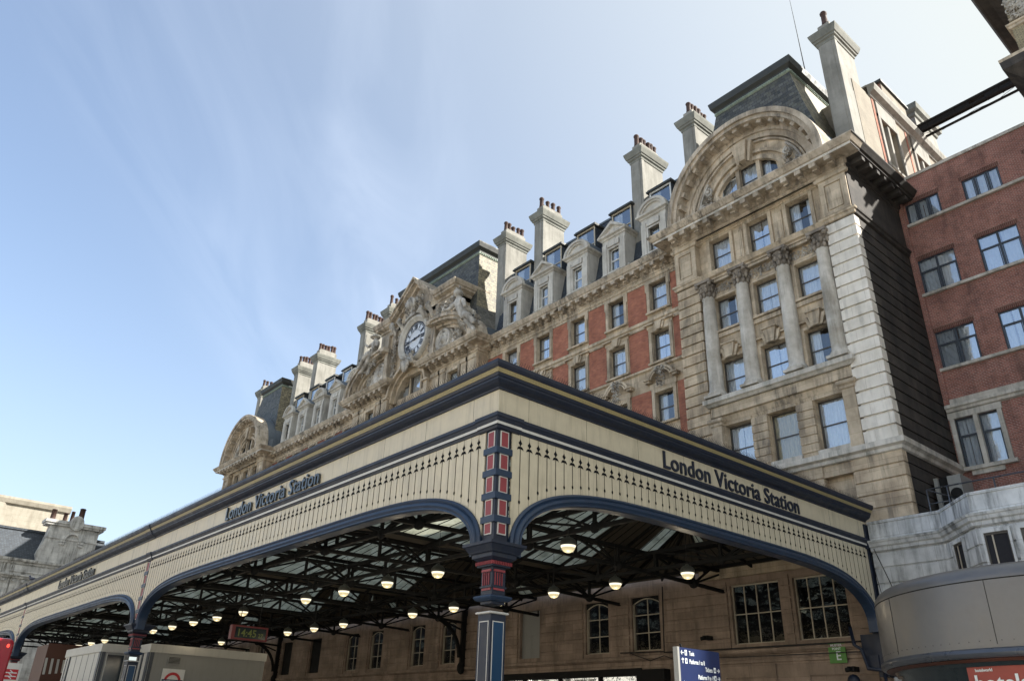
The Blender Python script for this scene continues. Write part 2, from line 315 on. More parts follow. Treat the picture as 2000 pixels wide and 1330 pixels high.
# ------------------------------------------------------------------ mesh helpers
ORG = {}
class MB:
    def __init__(s): s.v = []; s.f = []; s.m = []; s.sm = []
    def add(s, vs, fs, mi=0, smooth=False):
        b = len(s.v); s.v += [tuple(v) for v in vs]
        for q in fs: s.f.append(tuple(b+i for i in q)); s.m.append(mi); s.sm.append(smooth)
    def box(s, x0, x1, y0, y1, z0, z1, mi=0):
        vs = [(x0,y0,z0),(x1,y0,z0),(x1,y1,z0),(x0,y1,z0),(x0,y0,z1),(x1,y0,z1),(x1,y1,z1),(x0,y1,z1)]
        s.add(vs, [(0,3,2,1),(4,5,6,7),(0,1,5,4),(1,2,6,5),(2,3,7,6),(3,0,4,7)], mi)
    def quad(s, a, b, c, d, mi=0): s.add([a,b,c,d], [(0,1,2,3)], mi)
    def bar(s, a, b, w, h=None, mi=0, up=(0,0,1)):
        """rectangular bar from a to b"""
        h = h or w
        a = Vector(a); b = Vector(b); d = (b-a)
        if d.length < 1e-6: return
        d.normalize(); U = Vector(up)
        if abs(d.dot(U)) > 0.98: U = Vector((0,1,0))
        sx = d.cross(U).normalized(); sy = sx.cross(d)
        vs = []
        for P in (a, b):
            for i, j in ((-1,-1),(1,-1),(1,1),(-1,1)): vs.append(P + sx*(i*w/2) + sy*(j*h/2))
        s.add(vs, [(0,3,2,1),(4,5,6,7),(0,1,5,4),(1,2,6,5),(2,3,7,6),(3,0,4,7)], mi)
    def tube(s, pts, rad, n=8, mi=0, cap=True):
        pts = [Vector(p) for p in pts]; rings = []
        rads = rad if isinstance(rad, (list, tuple)) else [rad]*len(pts)
        prev = None
        for i, p in enumerate(pts):
            d = (pts[min(i+1, len(pts)-1)] - pts[max(i-1, 0)]).normalized()
            U = Vector((0,0,1)) if abs(d.z) < 0.95 else Vector((1,0,0))
            sx = d.cross(U).normalized()
            if prev is not None and sx.dot(prev) < 0: sx = -sx
            prev = sx
            sy = sx.cross(d)
            rings.append([p + sx*math.cos(2*PI*k/n)*rads[i] + sy*math.sin(2*PI*k/n)*rads[i] for k in range(n)])
        vs = [v for R in rings for v in R]; fs = []
        for i in range(len(rings)-1):
            for k in range(n): fs.append((i*n+k, i*n+(k+1)%n, (i+1)*n+(k+1)%n, (i+1)*n+k))
        if cap: fs.append(tuple(range(n-1, -1, -1))); fs.append(tuple((len(rings)-1)*n+k for k in range(n)))
        s.add(vs, fs, mi, True)
    def lathe(s, cx, cy, prof, n=16, mi=0, smooth=True, a0=0, a1=2*PI):
        """prof: list of (r, z)"""
        full = abs(a1-a0-2*PI) < 1e-6
        m_ = n if full else n+1
        vs = []; fs = []
        for (rr, z) in prof:
            for k in range(m_):
                a = a0+(a1-a0)*k/n; vs.append((cx+rr*math.cos(a), cy+rr*math.sin(a), z))
        for i in range(len(prof)-1):
            for k in range(n):
                k2 = (k+1) % m_ if full else k+1
                fs.append((i*m_+k, i*m_+k2, (i+1)*m_+k2, (i+1)*m_+k))
        s.add(vs, fs, mi, smooth)
        if full:
            for i in (0, len(prof)-1):
                if prof[i][0] > 1e-4: s.add([vs[i*m_+k] for k in range(m_)], [tuple(range(m_)) if i else tuple(range(m_-1,-1,-1))], mi)
    def sweep(s, path, prof, mi=0, closed=False, mis=None):
        """path: plan points (x,y); prof: (out,z) rows; out is to the right of travel"""
        P = [Vector((p[0], p[1])) for p in path]; n = len(P); offs = []
        for i in range(n):
            def nrm(a, b): d = (b-a).normalized(); return Vector((d.y, -d.x))
            if closed: n1 = nrm(P[i-1], P[i]); n2 = nrm(P[i], P[(i+1) % n])
            else:
                n1 = nrm(P[i-1], P[i]) if i > 0 else None
                n2 = nrm(P[i], P[i+1]) if i < n-1 else None
                n1 = n1 or n2; n2 = n2 or n1
            b = (n1+n2)
            b = b/ (b.length_squared/2) if b.length > 1e-6 else n1
            offs.append(b)
        k = len(prof); vs = []
        for i in range(n):
            for (o_, z) in prof: vs.append((P[i].x+offs[i].x*o_, P[i].y+offs[i].y*o_, z))
        for i in range(n if closed else n-1):
            j = (i+1) % n
            for q in range(k-1):
                s.add([vs[i*k+q], vs[j*k+q], vs[j*k+q+1], vs[i*k+q+1]], [(0,1,2,3)], mis[q] if mis else mi)
        if not closed:
            for i in (0, n-1):
                s.add([vs[i*k+q] for q in range(k)], [tuple(range(k)) if i else tuple(range(k-1,-1,-1))], mi)
    def poly(s, pts, y0, y1, mi=0, plane='xz'):
        """extruded polygon; pts (a,z); plane xz: extrude in y ; yz: a is y, extrude x from y0 to y1"""
        n = len(pts)
        if plane == 'xz': A = [(a, y0, z) for a, z in pts]; B = [(a, y1, z) for a, z in pts]
        else: A = [(y0, a, z) for a, z in pts]; B = [(y1, a, z) for a, z in pts]
        s.add(A+B, [tuple(range(n)), tuple(range(2*n-1, n-1, -1))] + [(i, i+n, (i+1) % n+n, (i+1) % n) for i in range(n)], mi)
    def ringseg(s, cx, cz, r0, r1, y0, y1, a0, a1, n=24, mi=0, sz=1.0, miin=None):
        """part of a ring in the xz plane, extruded in y"""
        vs = []
        for k in range(n+1):
            a = a0+(a1-a0)*k/n; c, q = math.cos(a), math.sin(a)*sz
            vs += [(cx+c*r0, y0, cz+q*r0), (cx+c*r1, y0, cz+q*r1), (cx+c*r1, y1, cz+q*r1), (cx+c*r0, y1, cz+q*r0)]
        for k in range(n):
            b = 4*k; e = b+4
            for t in range(4):
                t2 = (t+1) % 4
                s.add([vs[b+t], vs[e+t], vs[e+t2], vs[b+t2]], [(0,1,2,3)], mi if not (t == 3 and miin is not None) else miin, t in (1, 3))
        s.add([vs[0],vs[1],vs[2],vs[3]], [(3,2,1,0)], mi); s.add(vs[-4:], [(0,1,2,3)], mi)
    def blob(s, c, rx, ry, rz, mi=0, n=8, jit=0.0, rng=random):
        vs = []; fs = []
        m_ = n//2+1
        for i in range(m_+1):
            th = PI*i/m_
            for k in range(n):
                ph = 2*PI*k/n; j = 1+jit*(rng.random()-0.5)
                vs.append((c[0]+rx*j*math.sin(th)*math.cos(ph), c[1]+ry*j*math.sin(th)*math.sin(ph), c[2]+rz*j*math.cos(th)))
        for i in range(m_):
            for k in range(n): fs.append((i*n+k, (i+1)*n+k, (i+1)*n+(k+1)%n, i*n+(k+1)%n))
        s.add(vs, fs, mi, True)
    def carve(s, x0, x1, y, z0, z1, n=20, mi=0, depth=0.12, size=0.12, inside=None, seed=1):
        """carved relief: overlapping leaves and curls"""
        g = random.Random(seed); size *= .85
        for _ in range(int(n*1.7)):
            x = g.uniform(x0, x1); z = g.uniform(z0, z1)
            if inside and not inside(x, z): continue
            q = size*g.uniform(0.5, 1.2)
            if g.random() < 0.5:
                a = g.uniform(0, PI); c_, s_ = math.cos(a)*q, math.sin(a)*q; w = q*g.uniform(.25, .4); d = depth*g.uniform(.7, 1.3)
                nx_, nz_ = -math.sin(a)*w, math.cos(a)*w
                s.add([(x-c_, y, z-s_), (x+nx_, y-d*.2, z+nz_), (x+c_, y-d*.5, z+s_), (x-nx_, y-d*.2, z-nz_), (x, y-d, z), (x+c_*.5, y-d*.9, z+s_*.5), (x, y+d*.6, z)],
                      [(0,1,4),(1,5,4),(1,2,5),(2,3,5),(3,4,5),(3,0,4),(1,0,6),(2,1,6),(3,2,6),(0,3,6)], mi)
            else:
                a = g.uniform(0, 2*PI); pts = []
                for t in range(7):
                    pts.append((x+math.cos(a+t*.55)*q*(1-.1*t), y-depth*.5, z+math.sin(a+t*.55)*q*(1-.1*t)))
                s.tube(pts, [q*.28*(1-.09*t) for t in range(7)], 6, mi)
    def scroll(s, cx, y, cz, R, turns=1.6, w=0.1, mi=0, flip=1, a0=0.0):
        pts = []; rr = []
        N = int(26*turns)
        for i in range(N+1):
            t = i/N; a = a0 + flip*2*PI*turns*t
            q = R*(1-.82*t); pts.append((cx+q*math.cos(a), y-.08*t, cz+q*math.sin(a))); rr.append(w*(1-.55*t))
        s.tube(pts, rr, 6, mi)
        s.blob((cx, y-.1, cz), w*1.3, w, w*1.3, mi)
    def build(s, name, mats, parent=None, org=None, smooth=False):
        mats = mats if isinstance(mats, (list, tuple)) else [mats]
        po = ORG.get(parent.name, Vector((0,0,0))) if parent else Vector((0,0,0))
        o0 = Vector(org) if org is not None else (po.copy() if parent else Vector((0,0,0)))
        me = bpy.data.meshes.new(name)
        me.from_pydata([(v[0]-o0.x, v[1]-o0.y, v[2]-o0.z) for v in s.v], [], s.f)
        for m in mats: me.materials.append(M[m] if isinstance(m, str) else m)
        me.polygons.foreach_set('material_index', s.m)
        me.polygons.foreach_set('use_smooth', s.sm)
        me.update()
        ob = bpy.data.objects.new(name, me); COL.objects.link(ob)
        if parent: ob.parent = parent
        ob.location = o0-po
        ORG[ob.name] = o0
        return ob
def thing(name, label, cat, loc, group=None):
    o = bpy.data.objects.new(name, None); COL.objects.link(o); o.location = loc
    o.empty_display_size = 0.3
    o['label'] = label; o['category'] = cat
    if group: o['group'] = group
    ORG[o.name] = Vector(loc)
    return o
def tag(o, label, cat, group=None):
    o['label'] = label; o['category'] = cat
    if group: o['group'] = group
    return o
def copy_at(src, parent, org):
    """copy of a part (with its sub-parts) at another place"""
    c = src.copy(); COL.objects.link(c); c.parent = parent
    c.location = Vector(org)-ORG[parent.name]; ORG[c.name] = Vector(org)
    for ch in src.children:
        d = ch.copy(); COL.objects.link(d); d.parent = c
    return c
def holes_wall(mb, x0, x1, z0, z1, y, holes, depth=0.25, mi=0, plane='xz', sgn=1, mir=None):
    """flat wall facing -y (plane xz) or +x (plane yz, coordinate a = y) with real window openings and reveals"""
    mir = mi if mir is None else mir
    xs = sorted({x0, x1, *[h[0] for h in holes], *[h[1] for h in holes]}); zs = sorted({z0, z1, *[h[2] for h in holes], *[h[3] for h in holes]})
    xs = [x for x in xs if x0-1e-6 <= x <= x1+1e-6]; zs = [z for z in zs if z0-1e-6 <= z <= z1+1e-6]
    def P(a, z, d=0): return (a, y+d, z) if plane == 'xz' else (y-d*sgn, a, z)
    for i in range(len(xs)-1):
        for j in range(len(zs)-1):
            cx = (xs[i]+xs[i+1])/2; cz = (zs[j]+zs[j+1])/2
            if any(h[0] < cx < h[1] and h[2] < cz < h[3] for h in holes): continue
            mb.quad(P(xs[i], zs[j]), P(xs[i+1], zs[j]), P(xs[i+1], zs[j+1]), P(xs[i], zs[j+1]), mi)
    for h in holes:
        a, b, c, d = h
        if a < x0-1e-6 or b > x1+1e-6: continue
        mb.quad(P(a, c), P(a, d), P(a, d, depth), P(a, c, depth), mir)
        mb.quad(P(b, c), P(b, d), P(b, d, depth), P(b, c, depth), mir)
        mb.quad(P(a, c), P(b, c), P(b, c, depth), P(a, c, depth), mir)
        mb.quad(P(a, d), P(b, d), P(b, d, depth), P(a, d, depth), mir)
WCACHE = {}
def curtain_mesh(mb, x0, x1, z0, z1, y, amp=0.035, n=18, seed=0, gap=None, mi=0, top=0.0):
    """pleated curtain; gap=(a,b) leaves the room visible between two halves"""
    g = random.Random(seed)
    ph = [g.uniform(0, 6) for _ in range(4)]
    xs = [x0+(x1-x0)*i/(n*2) for i in range(n*2+1)]
    def yy(x): return y+amp*math.sin((x-x0)*38+ph[0])+amp*.6*math.sin((x-x0)*17+ph[1])
    for i in range(len(xs)-1):
        cx = (xs[i]+xs[i+1])/2
        if gap and gap[0] < cx < gap[1]: continue
        mb.quad((xs[i], yy(xs[i]), z0), (xs[i+1], yy(xs[i+1]), z0), (xs[i+1], yy(xs[i+1]), z1-top), (xs[i], yy(xs[i]), z1-top), mi)
def sash_window(parent, cx, y, z0, z1, w, kind='sash', frame='sash', variant=0, cw=None, curt='curtain', bars=(1, 1), pane='pane'):
    """window set in a reveal: frame mesh > pane, curtain.  y = plane of the frame front; copies share meshes"""
    if pane == 'pane': pane = ('pane', 'pane_b', 'pane_c')[variant % 3]
    key = (round(w, 3), round(z1-z0, 3), kind, frame, variant, curt, bars, pane)
    org = (cx, y, z0)
    if key in WCACHE:
        return copy_at(WCACHE[key], parent, org)
    h = z1-z0; x0, x1 = cx-w/2, cx+w/2
    mb = MB(); t = 0.06
    mb.box(x0, x0+t, y, y+.08, z0, z1); mb.box(x1-t, x1, y, y+.08, z0, z1)
    mb.box(x0+t, x1-t, y, y+.08, z1-t, z1); mb.box(x0+t, x1-t, y, y+.08, z0, z0+t)
    if kind == 'sash':
        mb.box(x0+t, x1-t, y+.01, y+.06, z0+h*.5-.03, z0+h*.5+.03)
        mb.box(x0+t, x0+t+.03, y+.03, y+.07, z0+t, z0+h*.5-.03); mb.box(x1-t-.03, x1-t, y+.03, y+.07, z0+t, z0+h*.5-.03)
    elif kind == 'casement':
        for i in range(1, bars[0]+1):
            X = x0+(x1-x0)*i/(bars[0]+1); mb.box(X-.05, X+.05, y-.005, y+.07, z0+t, z1-t)
        if bars[1]: mb.box(x0+t, x1-t, y-.003, y+.065, z0+h*.64-.045, z0+h*.64+.045)
        for i in range(bars[0]+1):       # inner opening lights
            a = x0+(x1-x0)*i/(bars[0]+1)+.08; b = x0+(x1-x0)*(i+1)/(bars[0]+1)-.08; c = z0+h*.64-.06 if bars[1] else z1-t
            mb.box(a, a+.035, y+.02, y+.06, z0+t, c); mb.box(b-.035, b, y+.02, y+.06, z0+t, c)
    elif kind == 'grid':
        nx, nz_ = bars
        for i in range(1, nx):
            X = x0+(x1-x0)*i/nx; mb.box(X-.022, X+.022, y+.01, y+.05, z0+t, z1-t)
        for j in range(1, nz_):
            Z = z0+h*j/nz_; mb.box(x0+t, x1-t, y+.013, y+.047, Z-.022, Z+.022)
    o = mb.build('window', frame, parent, org)
    p = MB(); p.quad((x0+.02, y+.045, z0+.02), (x1-.02, y+.045, z0+.02), (x1-.02, y+.045, z1-.02), (x0+.02, y+.045, z1-.02)); p.build('pane', pane, o)
    c = MB()
    g = random.Random(variant*31+5)
    if curt:
        if variant % 5 == 0: gap = None
        elif variant % 5 == 1: gap = (cx-.02, cx+w*.05)
        elif variant % 5 == 2: gap = (cx-w*.10, cx+w*.22)
        elif variant % 5 == 3: gap = (cx-w*.03, cx+.01)
        else: gap = (cx-w*.26, cx-w*.20)
        curtain_mesh(c, x0, x1, z0, z1, y+.15, seed=variant, gap=gap)
        # scalloped pelmet shade just inside the head
        if variant % 3 == 0: c.quad((x0, y+.2, z1-.25), (x1, y+.2, z1-.25), (x1, y+.2, z1), (x0, y+.2, z1))
    c.quad((x0-.1, y+.9, z0-.1), (x1+.1, y+.9, z0-.1), (x1+.1, y+.9, z1+.1), (x0-.1, y+.9, z1+.1), 1)
    c.build('curtain' if curt else 'room_interior', [curt or 'curtain', 'room'], o)
    WCACHE[key] = o
    return o
def text_part(s, name, size, loc, facing, parent, mat, extrude=0.02, offset=0.0, align='LEFT', width=None, space=1.0):
    """lettering turned into a mesh. facing 'front' (reads along +x, faces -y) or 'side' (reads along +y, faces +x)"""
    cu = bpy.data.curves.new(name, 'FONT'); cu.body = s; cu.size = size; cu.extrude = extrude; cu.offset = offset; cu.align_x = align
    cu.space_character = space; cu.resolution_u = 4
    to = bpy.data.objects.new('tmp_text', cu); COL.objects.link(to)
    dg = bpy.context.evaluated_depsgraph_get(); me = bpy.data.meshes.new_from_object(to.evaluated_get(dg))
    bpy.data.objects.remove(to); bpy.data.curves.remove(cu)
    xs = [v.co.x for v in me.vertices]; k = 1.0
    if width: k = width/(max(xs)-min(xs)); x_off = min(xs)
    else: x_off = 0
    po = ORG.get(parent.name) if parent else Vector((0,0,0))
    L = Vector(loc)
    for v in me.vertices:
        a, b, c = (v.co.x-x_off)*k, v.co.y, v.co.z
        if facing == 'front': w = Vector((L.x+a, L.y-c, L.z+b))
        else: w = Vector((L.x+c, L.y+a, L.z+b))
        v.co = w-(po or Vector((0,0,0)))
    me.name = name; me.materials.clear(); me.materials.append(M[mat]); me.update()
    ob = bpy.data.objects.new(name, me); COL.objects.link(ob)
    if parent: ob.parent = parent
    ORG[ob.name] = (po or Vector((0,0,0))).copy()
    return ob
# ================================================================== GROUND
g = MB(); g.quad((-600, -600, 0), (600, -600, 0), (600, 600, 0), (-600, 600, 0))
o = g.build('ground', 'asphalt'); o['kind'] = 'structure'
g = MB(); g.box(-110, 16, -20, 34.5, 0.0, 0.13); o = g.build('bounce_pavement', 'bounce_paving'); o['kind'] = 'structure'  # unseen pale ground, added to bounce sunlight up to facade and canopy

# ================================================================== HOTEL
CT = -52.35
hotel = thing('hotel_building', 'long Victorian hotel of buff stone and orange brick with clock gable and tall chimneys', 'building', (CT, 36, 0))
PW, PR, WW = 33.0, 33.4, 34.1          # pavilion face, pavilion recess, wing wall
ZC = 28.93

def modillions(mb, x0, x1, y, z0, z1, out, step=0.78, w=0.34, mi=0, plane='x', dirn=-1):
    out += .10; z0 -= .02
    n = max(1, int(abs(x1-x0)/step)); st = (x1-x0)/n
    for i in range(n):
        a = x0+st*(i+.5)
        if plane == 'x':
            mb.box(a-w/2, a+w/2, y-out, y+.02, z0, z1, mi); mb.box(a-w/2+.03, a+w/2-.03, y-out+.25, y+.02, z0-.10, z0, mi)
        else:
            mb.box(y-.02, y+out, a-w/2, a+w/2, z0, z1, mi)
CORN = [(0, 27.95), (.08, 27.98), (.08, 28.12), (.18, 28.18), (.18, 28.42), (.86, 28.44), (.88, 28.56), (.97, 28.58), (1.08, 28.74), (1.17, 28.86), (1.17, ZC), (0, ZC+.05)]

# ---------- wing walls
COLS = [-26.38+(-3.495)*i for i in range(5)]
ROWS = [(25.28, 27.3), (21.82, 23.84), (17.93, 19.82)]
def wing(cols, xl, xr, nrows, side):
    bw, st, tr = MB(), MB(), MB()
    holes = [(c-.68, c+.68, a, b) for c in cols for a, b in ROWS[:nrows]]
    zb = 10.0 if nrows == 3 else 20
    # stone face that carries the openings, brick panels set 3 cm proud of it between the surrounds
    holes_wall(st, xl, xr, zb, 28.0, WW, holes, 0.32)
    edges = [xl]+[v for c in sorted(cols) for v in (c-.98, c+.98)]+[xr]
    zones = [(24.92, 27.42), (21.66, 24.30)]+([(16.9, 20.12)] if nrows == 3 else [])
    for i in range(0, len(edges), 2):
        a, b = edges[i], edges[i+1]
        if b-a < .15: continue
        for z0, z1 in zones: st.box(a, b, WW-.035, WW+.01, z0, z1, 1)
    for c in cols:
        for k, (a, b) in enumerate(ROWS[:nrows]):
            # surround
            tr.box(c-.90, c-.68, WW-.10, WW, a-.02, b+.02); tr.box(c+.68, c+.90, WW-.10, WW, a-.02, b+.02)
            tr.box(c-.90, c+.90, WW-.105, WW, b+.02, b+.26)
            tr.box(c-.96, c+.96, WW-.20, WW, a-.14, a-.02)
            if k == 0:      # ears
                tr.box(c-1.0, c-.9, WW-.09, WW, b-.5, b+.26); tr.box(c+.9, c+1.0, WW-.09, WW, b-.5, b+.26)
            if k == 1:      # flared keystone and small cornice hood
                tr.box(c-.98, c+.98, WW-.13, WW, b+.26, b+.48)
                tr.poly([(c-.12, b+.02), (c+.12, b+.02), (c+.26, b+.56), (c-.26, b+.56)], WW-.26, WW)
                tr.poly([(c-.26, b+.05), (c-.14, b+.05), (c-.30, b+.52), (c-.46, b+.52)], WW-.19, WW)
                tr.poly([(c+.14, b+.05), (c+.26, b+.05), (c+.46, b+.52), (c+.30, b+.52)], WW-.19, WW)
                tr.box(c-1.12, c-.35, WW-.30, WW, b+.48, b+.58); tr.box(c+.35, c+1.12, WW-.30, WW, b+.48, b+.58)
            if k == 2:      # broken segmental pediment with cartouche
                tr.box(c-.98, c+.98, WW-.12, WW, b+.26, b+.62)
                for sg in (-1, 1):
                    a0, a1 = (PI-.35, PI/2+.28) if sg < 0 else (.35, PI/2-.28)
                    for rr, ww in ((.98, .16), (.80, .10)):
                        tr.ringseg(c, b+.55, rr-ww/2, rr+ww/2, WW-.38, WW, a0, a1, 10, 0, .95)
                    tr.box(c+sg*1.02-.18, c+sg*1.02+.18, WW-.34, WW, b+.66, b+.80)
                    tr.box(c+sg*1.02-.22, c+sg*1.02+.22, WW-.42, WW, b+.80, b+.88)
    st.build('wall', ['stone', 'brick'], hotel)
    orn = MB()
    if nrows == 3:
        for i, c in enumerate(cols):
            b = ROWS[2][1]
            orn.carve(c-.30, c+.30, WW-.30, b+.25, b+1.55, 34, 0, .16, .13, seed=i)
            orn.scroll(c-.22, WW-.36, b+1.35, .16, 1.2, .05, 0, 1); orn.scroll(c+.22, WW-.36, b+1.35, .16, 1.2, .05, 0, -1)
        orn.build('cartouche', 'carving', hotel)
    # bands
    tr.sweep([(xl, WW), (xr, WW)], [(0, 24.30), (.10, 24.32), (.10, 24.55), (.20, 24.60), (.22, 24.78), (.04, 24.86), (0, 24.92)])
    if nrows == 3:
        tr.sweep([(xl, WW), (xr, WW)], [(0, 21.38), (.16, 21.44), (.18, 21.56), (.03, 21.64), (0, 21.66)])
    tr.sweep([(xl, WW), (xr, WW)], [(0, 27.44), (.06, 27.46), (.06, 27.60), (.12, 27.64), (.14, 27.72), (0.02, 27.74), (.02, 27.95)])
    tr.build('window_surrounds_and_bands', 'stone_plain', hotel)
    co = MB()
    cp = [(q*.70, z) for q, z in CORN]
    co.sweep([(xl, WW), (xr, WW)], cp)
    modillions(co, xl+.1, xr-.1, WW-.12, 28.20, 28.42, .44, .80)
    co.build('cornice', 'stone_cornice', hotel)
    for i, c in enumerate(cols):
        for k, (a, b) in enumerate(ROWS[:nrows]):
            sash_window(hotel, c, WW+.26, a, b, 1.36, 'sash', 'sash', variant=(i*2+k) % 5)
wing(COLS, -43.3, -24.1, 3, 'r')
LCOLS = [2*CT-c for c in COLS]
wing(LCOLS, -80.6, -61.5, 2, 'l')

# ---------- end pavilions (right one fully detailed)
def quoin(mb, x0, x1, y0, y1, z0, z1, n, gap=.10, inset=.10, mi=0):
    h = (z1-z0)/n
    for i in range(n): mb.box(x0, x1, y0, y1, z0+h*i+gap/2, z0+h*(i+1)-gap/2, mi)
    mb.box(x0+inset, x1-inset, y0+inset, y1, z0, z1, mi)
def pavilion(cx, full=True):
    L, R = cx-5.45, cx+5.42
    ql, qr = L+1.52, R-1.50                     # inner edges of the quoin strips
    wc = [cx-2.5, cx, cx+2.48]
    st = MB(); tr = MB(); wh = MB(); sd_ = MB()
    # recessed centre wall
    prow = [(25.6, 27.66, .68)]
    if full: prow += [(21.78, 23.78, .70), (17.78, 19.95, .72), (13.72, 16.22, .78)]
    holes = [(c-w, c+w, a, b) for c in wc for a, b, w in prow]
    holes_wall(st, ql-.02, qr+.02, 10.0 if full else 22, 28.1, PR, holes, .34)
    # arch lunette
    AR = 4.35
    # quoins
    zq0 = 13.42 if full else 22.0
    nq = 19 if full else 5
    quoin(st, L, ql, PW, PW+1.3, zq0, 25.05, nq)
    if full:
        quoin(wh, qr, R, PW, PW+.5, 13.42, 25.05, 19)
    else: quoin(st, qr, R, PW, PW+1.3, zq0, 25.05, nq)
    # side wall going back
    side = 'stone_soot_shade' if full else 'stone'  # right flank darkened in colour for its shade as well as soot
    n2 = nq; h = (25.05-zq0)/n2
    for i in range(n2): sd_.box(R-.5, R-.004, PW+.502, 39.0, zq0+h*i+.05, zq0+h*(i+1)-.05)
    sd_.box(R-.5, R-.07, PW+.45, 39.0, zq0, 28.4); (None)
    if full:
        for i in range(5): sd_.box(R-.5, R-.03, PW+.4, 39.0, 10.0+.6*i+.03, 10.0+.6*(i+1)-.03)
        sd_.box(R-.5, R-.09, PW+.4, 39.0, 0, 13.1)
    # capping band over quoins and attic panels
    for a, b in ((L, ql), (qr, R)):
        pth = [(a, 34.0), (a, PW), (b, PW), (b, PW+.04 if full else 34.0)] if b == R else [(a, 34.2), (a, PW), (b, PW), (b, PR)]
        tr.sweep(pth, [(0, 25.05), (.10, 25.08), (.14, 25.22), (.20, 25.26), (.22, 25.36), (.05, 25.46), (0, 25.5)])
        tr.box(a+.02, b-.02 if b != R or not full else b-.035, PW+.02, 34.2, 25.4, 28.05)
        for q0, q1, zz0, zz1 in ((a+.02, a+.30, 25.5, 27.6), (b-.30, b-.02, 25.5, 27.6)): tr.box(q0, q1, PW-.06, PW+.02, zz0, zz1)
        tr.box(a+.30, b-.30, PW-.055, PW+.02, 25.5, 25.72); tr.box(a+.30, b-.30, PW-.055, PW+.02, 27.32, 27.6)
        tr.box(a+.38, b-.38, PW-.03, PW+.02, 25.80, 27.24)
        tr.sweep([(a, PR), (a, PW), (b, PW), (b, PR if b != R else (PW+.04 if full else 34.2))], [(.03, 27.6), (.14, 27.64), (.16, 27.80), (.05, 27.9), (.05, 28.0)])
    # frieze under main cornice in the centre
    tr.sweep([(ql, PR), (qr, PR)], [(0, 27.80), (.08, 27.82), (.08, 27.93), (.16, 27.96), (.18, 28.04), (.05, 28.1)])
    # pilaster strips between attic windows + sill course
    for c in wc:
        for k, (a, b, w) in enumerate(prow):
            if k == 3: continue
            tr.box(c-w-.20, c-w, PR-.09, PR, a-.02, b+.02); tr.box(c+w, c+w+.20, PR-.09, PR, a-.02, b+.02)
            tr.box(c-w-.20, c+w+.20, PR-.092, PR, b+.02, b+(.16 if k else .12))
            tr.box(c-w-.24, c+w+.24, PR-.20, PR, a-.14, a-.02)
    for m_ in (cx-1.25, cx+1.24):
        tr.box(m_-.26, m_+.26, PR-.07, PR, 25.6, 27.5); tr.box(m_-.17, m_+.17, PR-.10, PR-.07, 25.75, 27.36)
    # entablature over the columns
    tr.sweep([(ql, PR), (qr, PR)], [(0, 24.88), (.36, 24.90), (.36, 25.02), (.48, 25.06), (.55, 25.20), (.60, 25.30), (.10, 25.44), (0, 25.46)])
    if full:
        tr.box(ql, qr, PR-.30, PR, 24.72, 24.88)
        # carved frieze panels between capitals
        fz = MB()
        for i, c in enumerate(wc):
            fz.carve(c-.75, c+.75, PR-.04, 24.12, 24.62, 60, 0, .09, .11, seed=40+i)
            tr.box(c-.86, c+.86, PR-.06, PR, 23.98, 24.08)
            # keystones over second-row windows
            b = 19.95
            tr.poly([(c-.20, b+.02), (c+.20, b+.02), (c+.36, b+.78), (c-.36, b+.78)], PR-.30, PR)
            tr.poly([(c+.22, b+.02), (c+.36, b+.02), (c+.58, b+.62), (c+.40, b+.62)], PR-.22, PR); tr.poly([(c-.36, b+.02), (c-.22, b+.02), (c-.40, b+.62), (c-.58, b+.62)], PR-.22, PR)
            tr.box(c-.42, c+.42, PR-.36, PR, b+.78, b+.86)
            tr.box(c+.42, c+1.05, PR-.17, PR, b+.42, b+.50); tr.box(c-1.05, c-.42, PR-.17, PR, b+.42, b+.50)
            tr.box(c-.95, c+.95, PR-.10, PR, 21.36, 21.60)
        fz.build('carved_frieze', 'carving', hotel)
        # balcony ledge under columns
        lg = MB()
        lg.sweep([(ql, PR), (ql, PW), (qr, PW), (qr, PR)], [(0, 17.30), (.08, 17.32), (.16, 17.42), (.26, 17.48), (.26, 17.72), (0.02, 17.78)])
        lg.box(ql, qr, PW-.02, PR+.1, 17.74, 17.775)
        # main ledge at storey height
        lg.sweep([(L, 34.2), (L, PW), (R, PW), (R, 38.9)], [(0, 12.86), (.10, 12.90), (.14, 13.04), (.30, 13.12), (.30, 13.36), (0, 13.42)])
        for c in wc: lg.box(c-.82, c+.82, PR-.28, PR+.3, 13.40, 13.70)
        lg.build('ledge', 'stone_ledge', hotel)
        # storey below the balcony: coursed piers, sloping heads
        tr.sweep([(ql, PR), (qr, PR)], [(.34, 17.30), (.34, 16.78), (.20, 16.74), (0, 16.30)])
        for c0, c1 in ((ql, wc[0]-.78), (wc[0]+.78, wc[1]-.78), (wc[1]+.78, wc[2]-.78), (wc[2]+.78, qr)):
            hh = .415
            for i in range(6): st.box(c0+.02, c1-.02, PR-.20, PR, 13.72+hh*i+.03, 13.72+hh*(i+1)-.03)
            st.box(c0+.05, c1-.05, PR-.15, PR, 13.45, 16.25)
        for c in wc: st.box(c-.8, c+.8, PR-.12, PR, 16.24, 16.42)
        # pilasters at the ends of that storey
        for a in (ql+.02, qr-.62):
            tr.box(a, a+.60, PW-.02, PR, 13.45, 16.2); tr.sweep([(a, PR), (a, PW-.02), (a+.6, PW-.02), (a+.6, PR)], [(0, 16.2), (.06, 16.24), (.06, 16.36), (.16, 16.44), (.16, 16.6), (0, 16.66)])
        # base storey
        bz = [10.0+.585*i for i in range(6)]
        for i in range(5):
            for a, b in ((L, wc[0]-.7), (wc[0]+.7, wc[1]-.7), (wc[1]+.7, wc[2]-.7), (wc[2]+.7, R)):
                if i == 4: a, b = (a, b)
                st.box(a, b, PW, PW+.4, bz[i]+.035, bz[i+1]-.035)
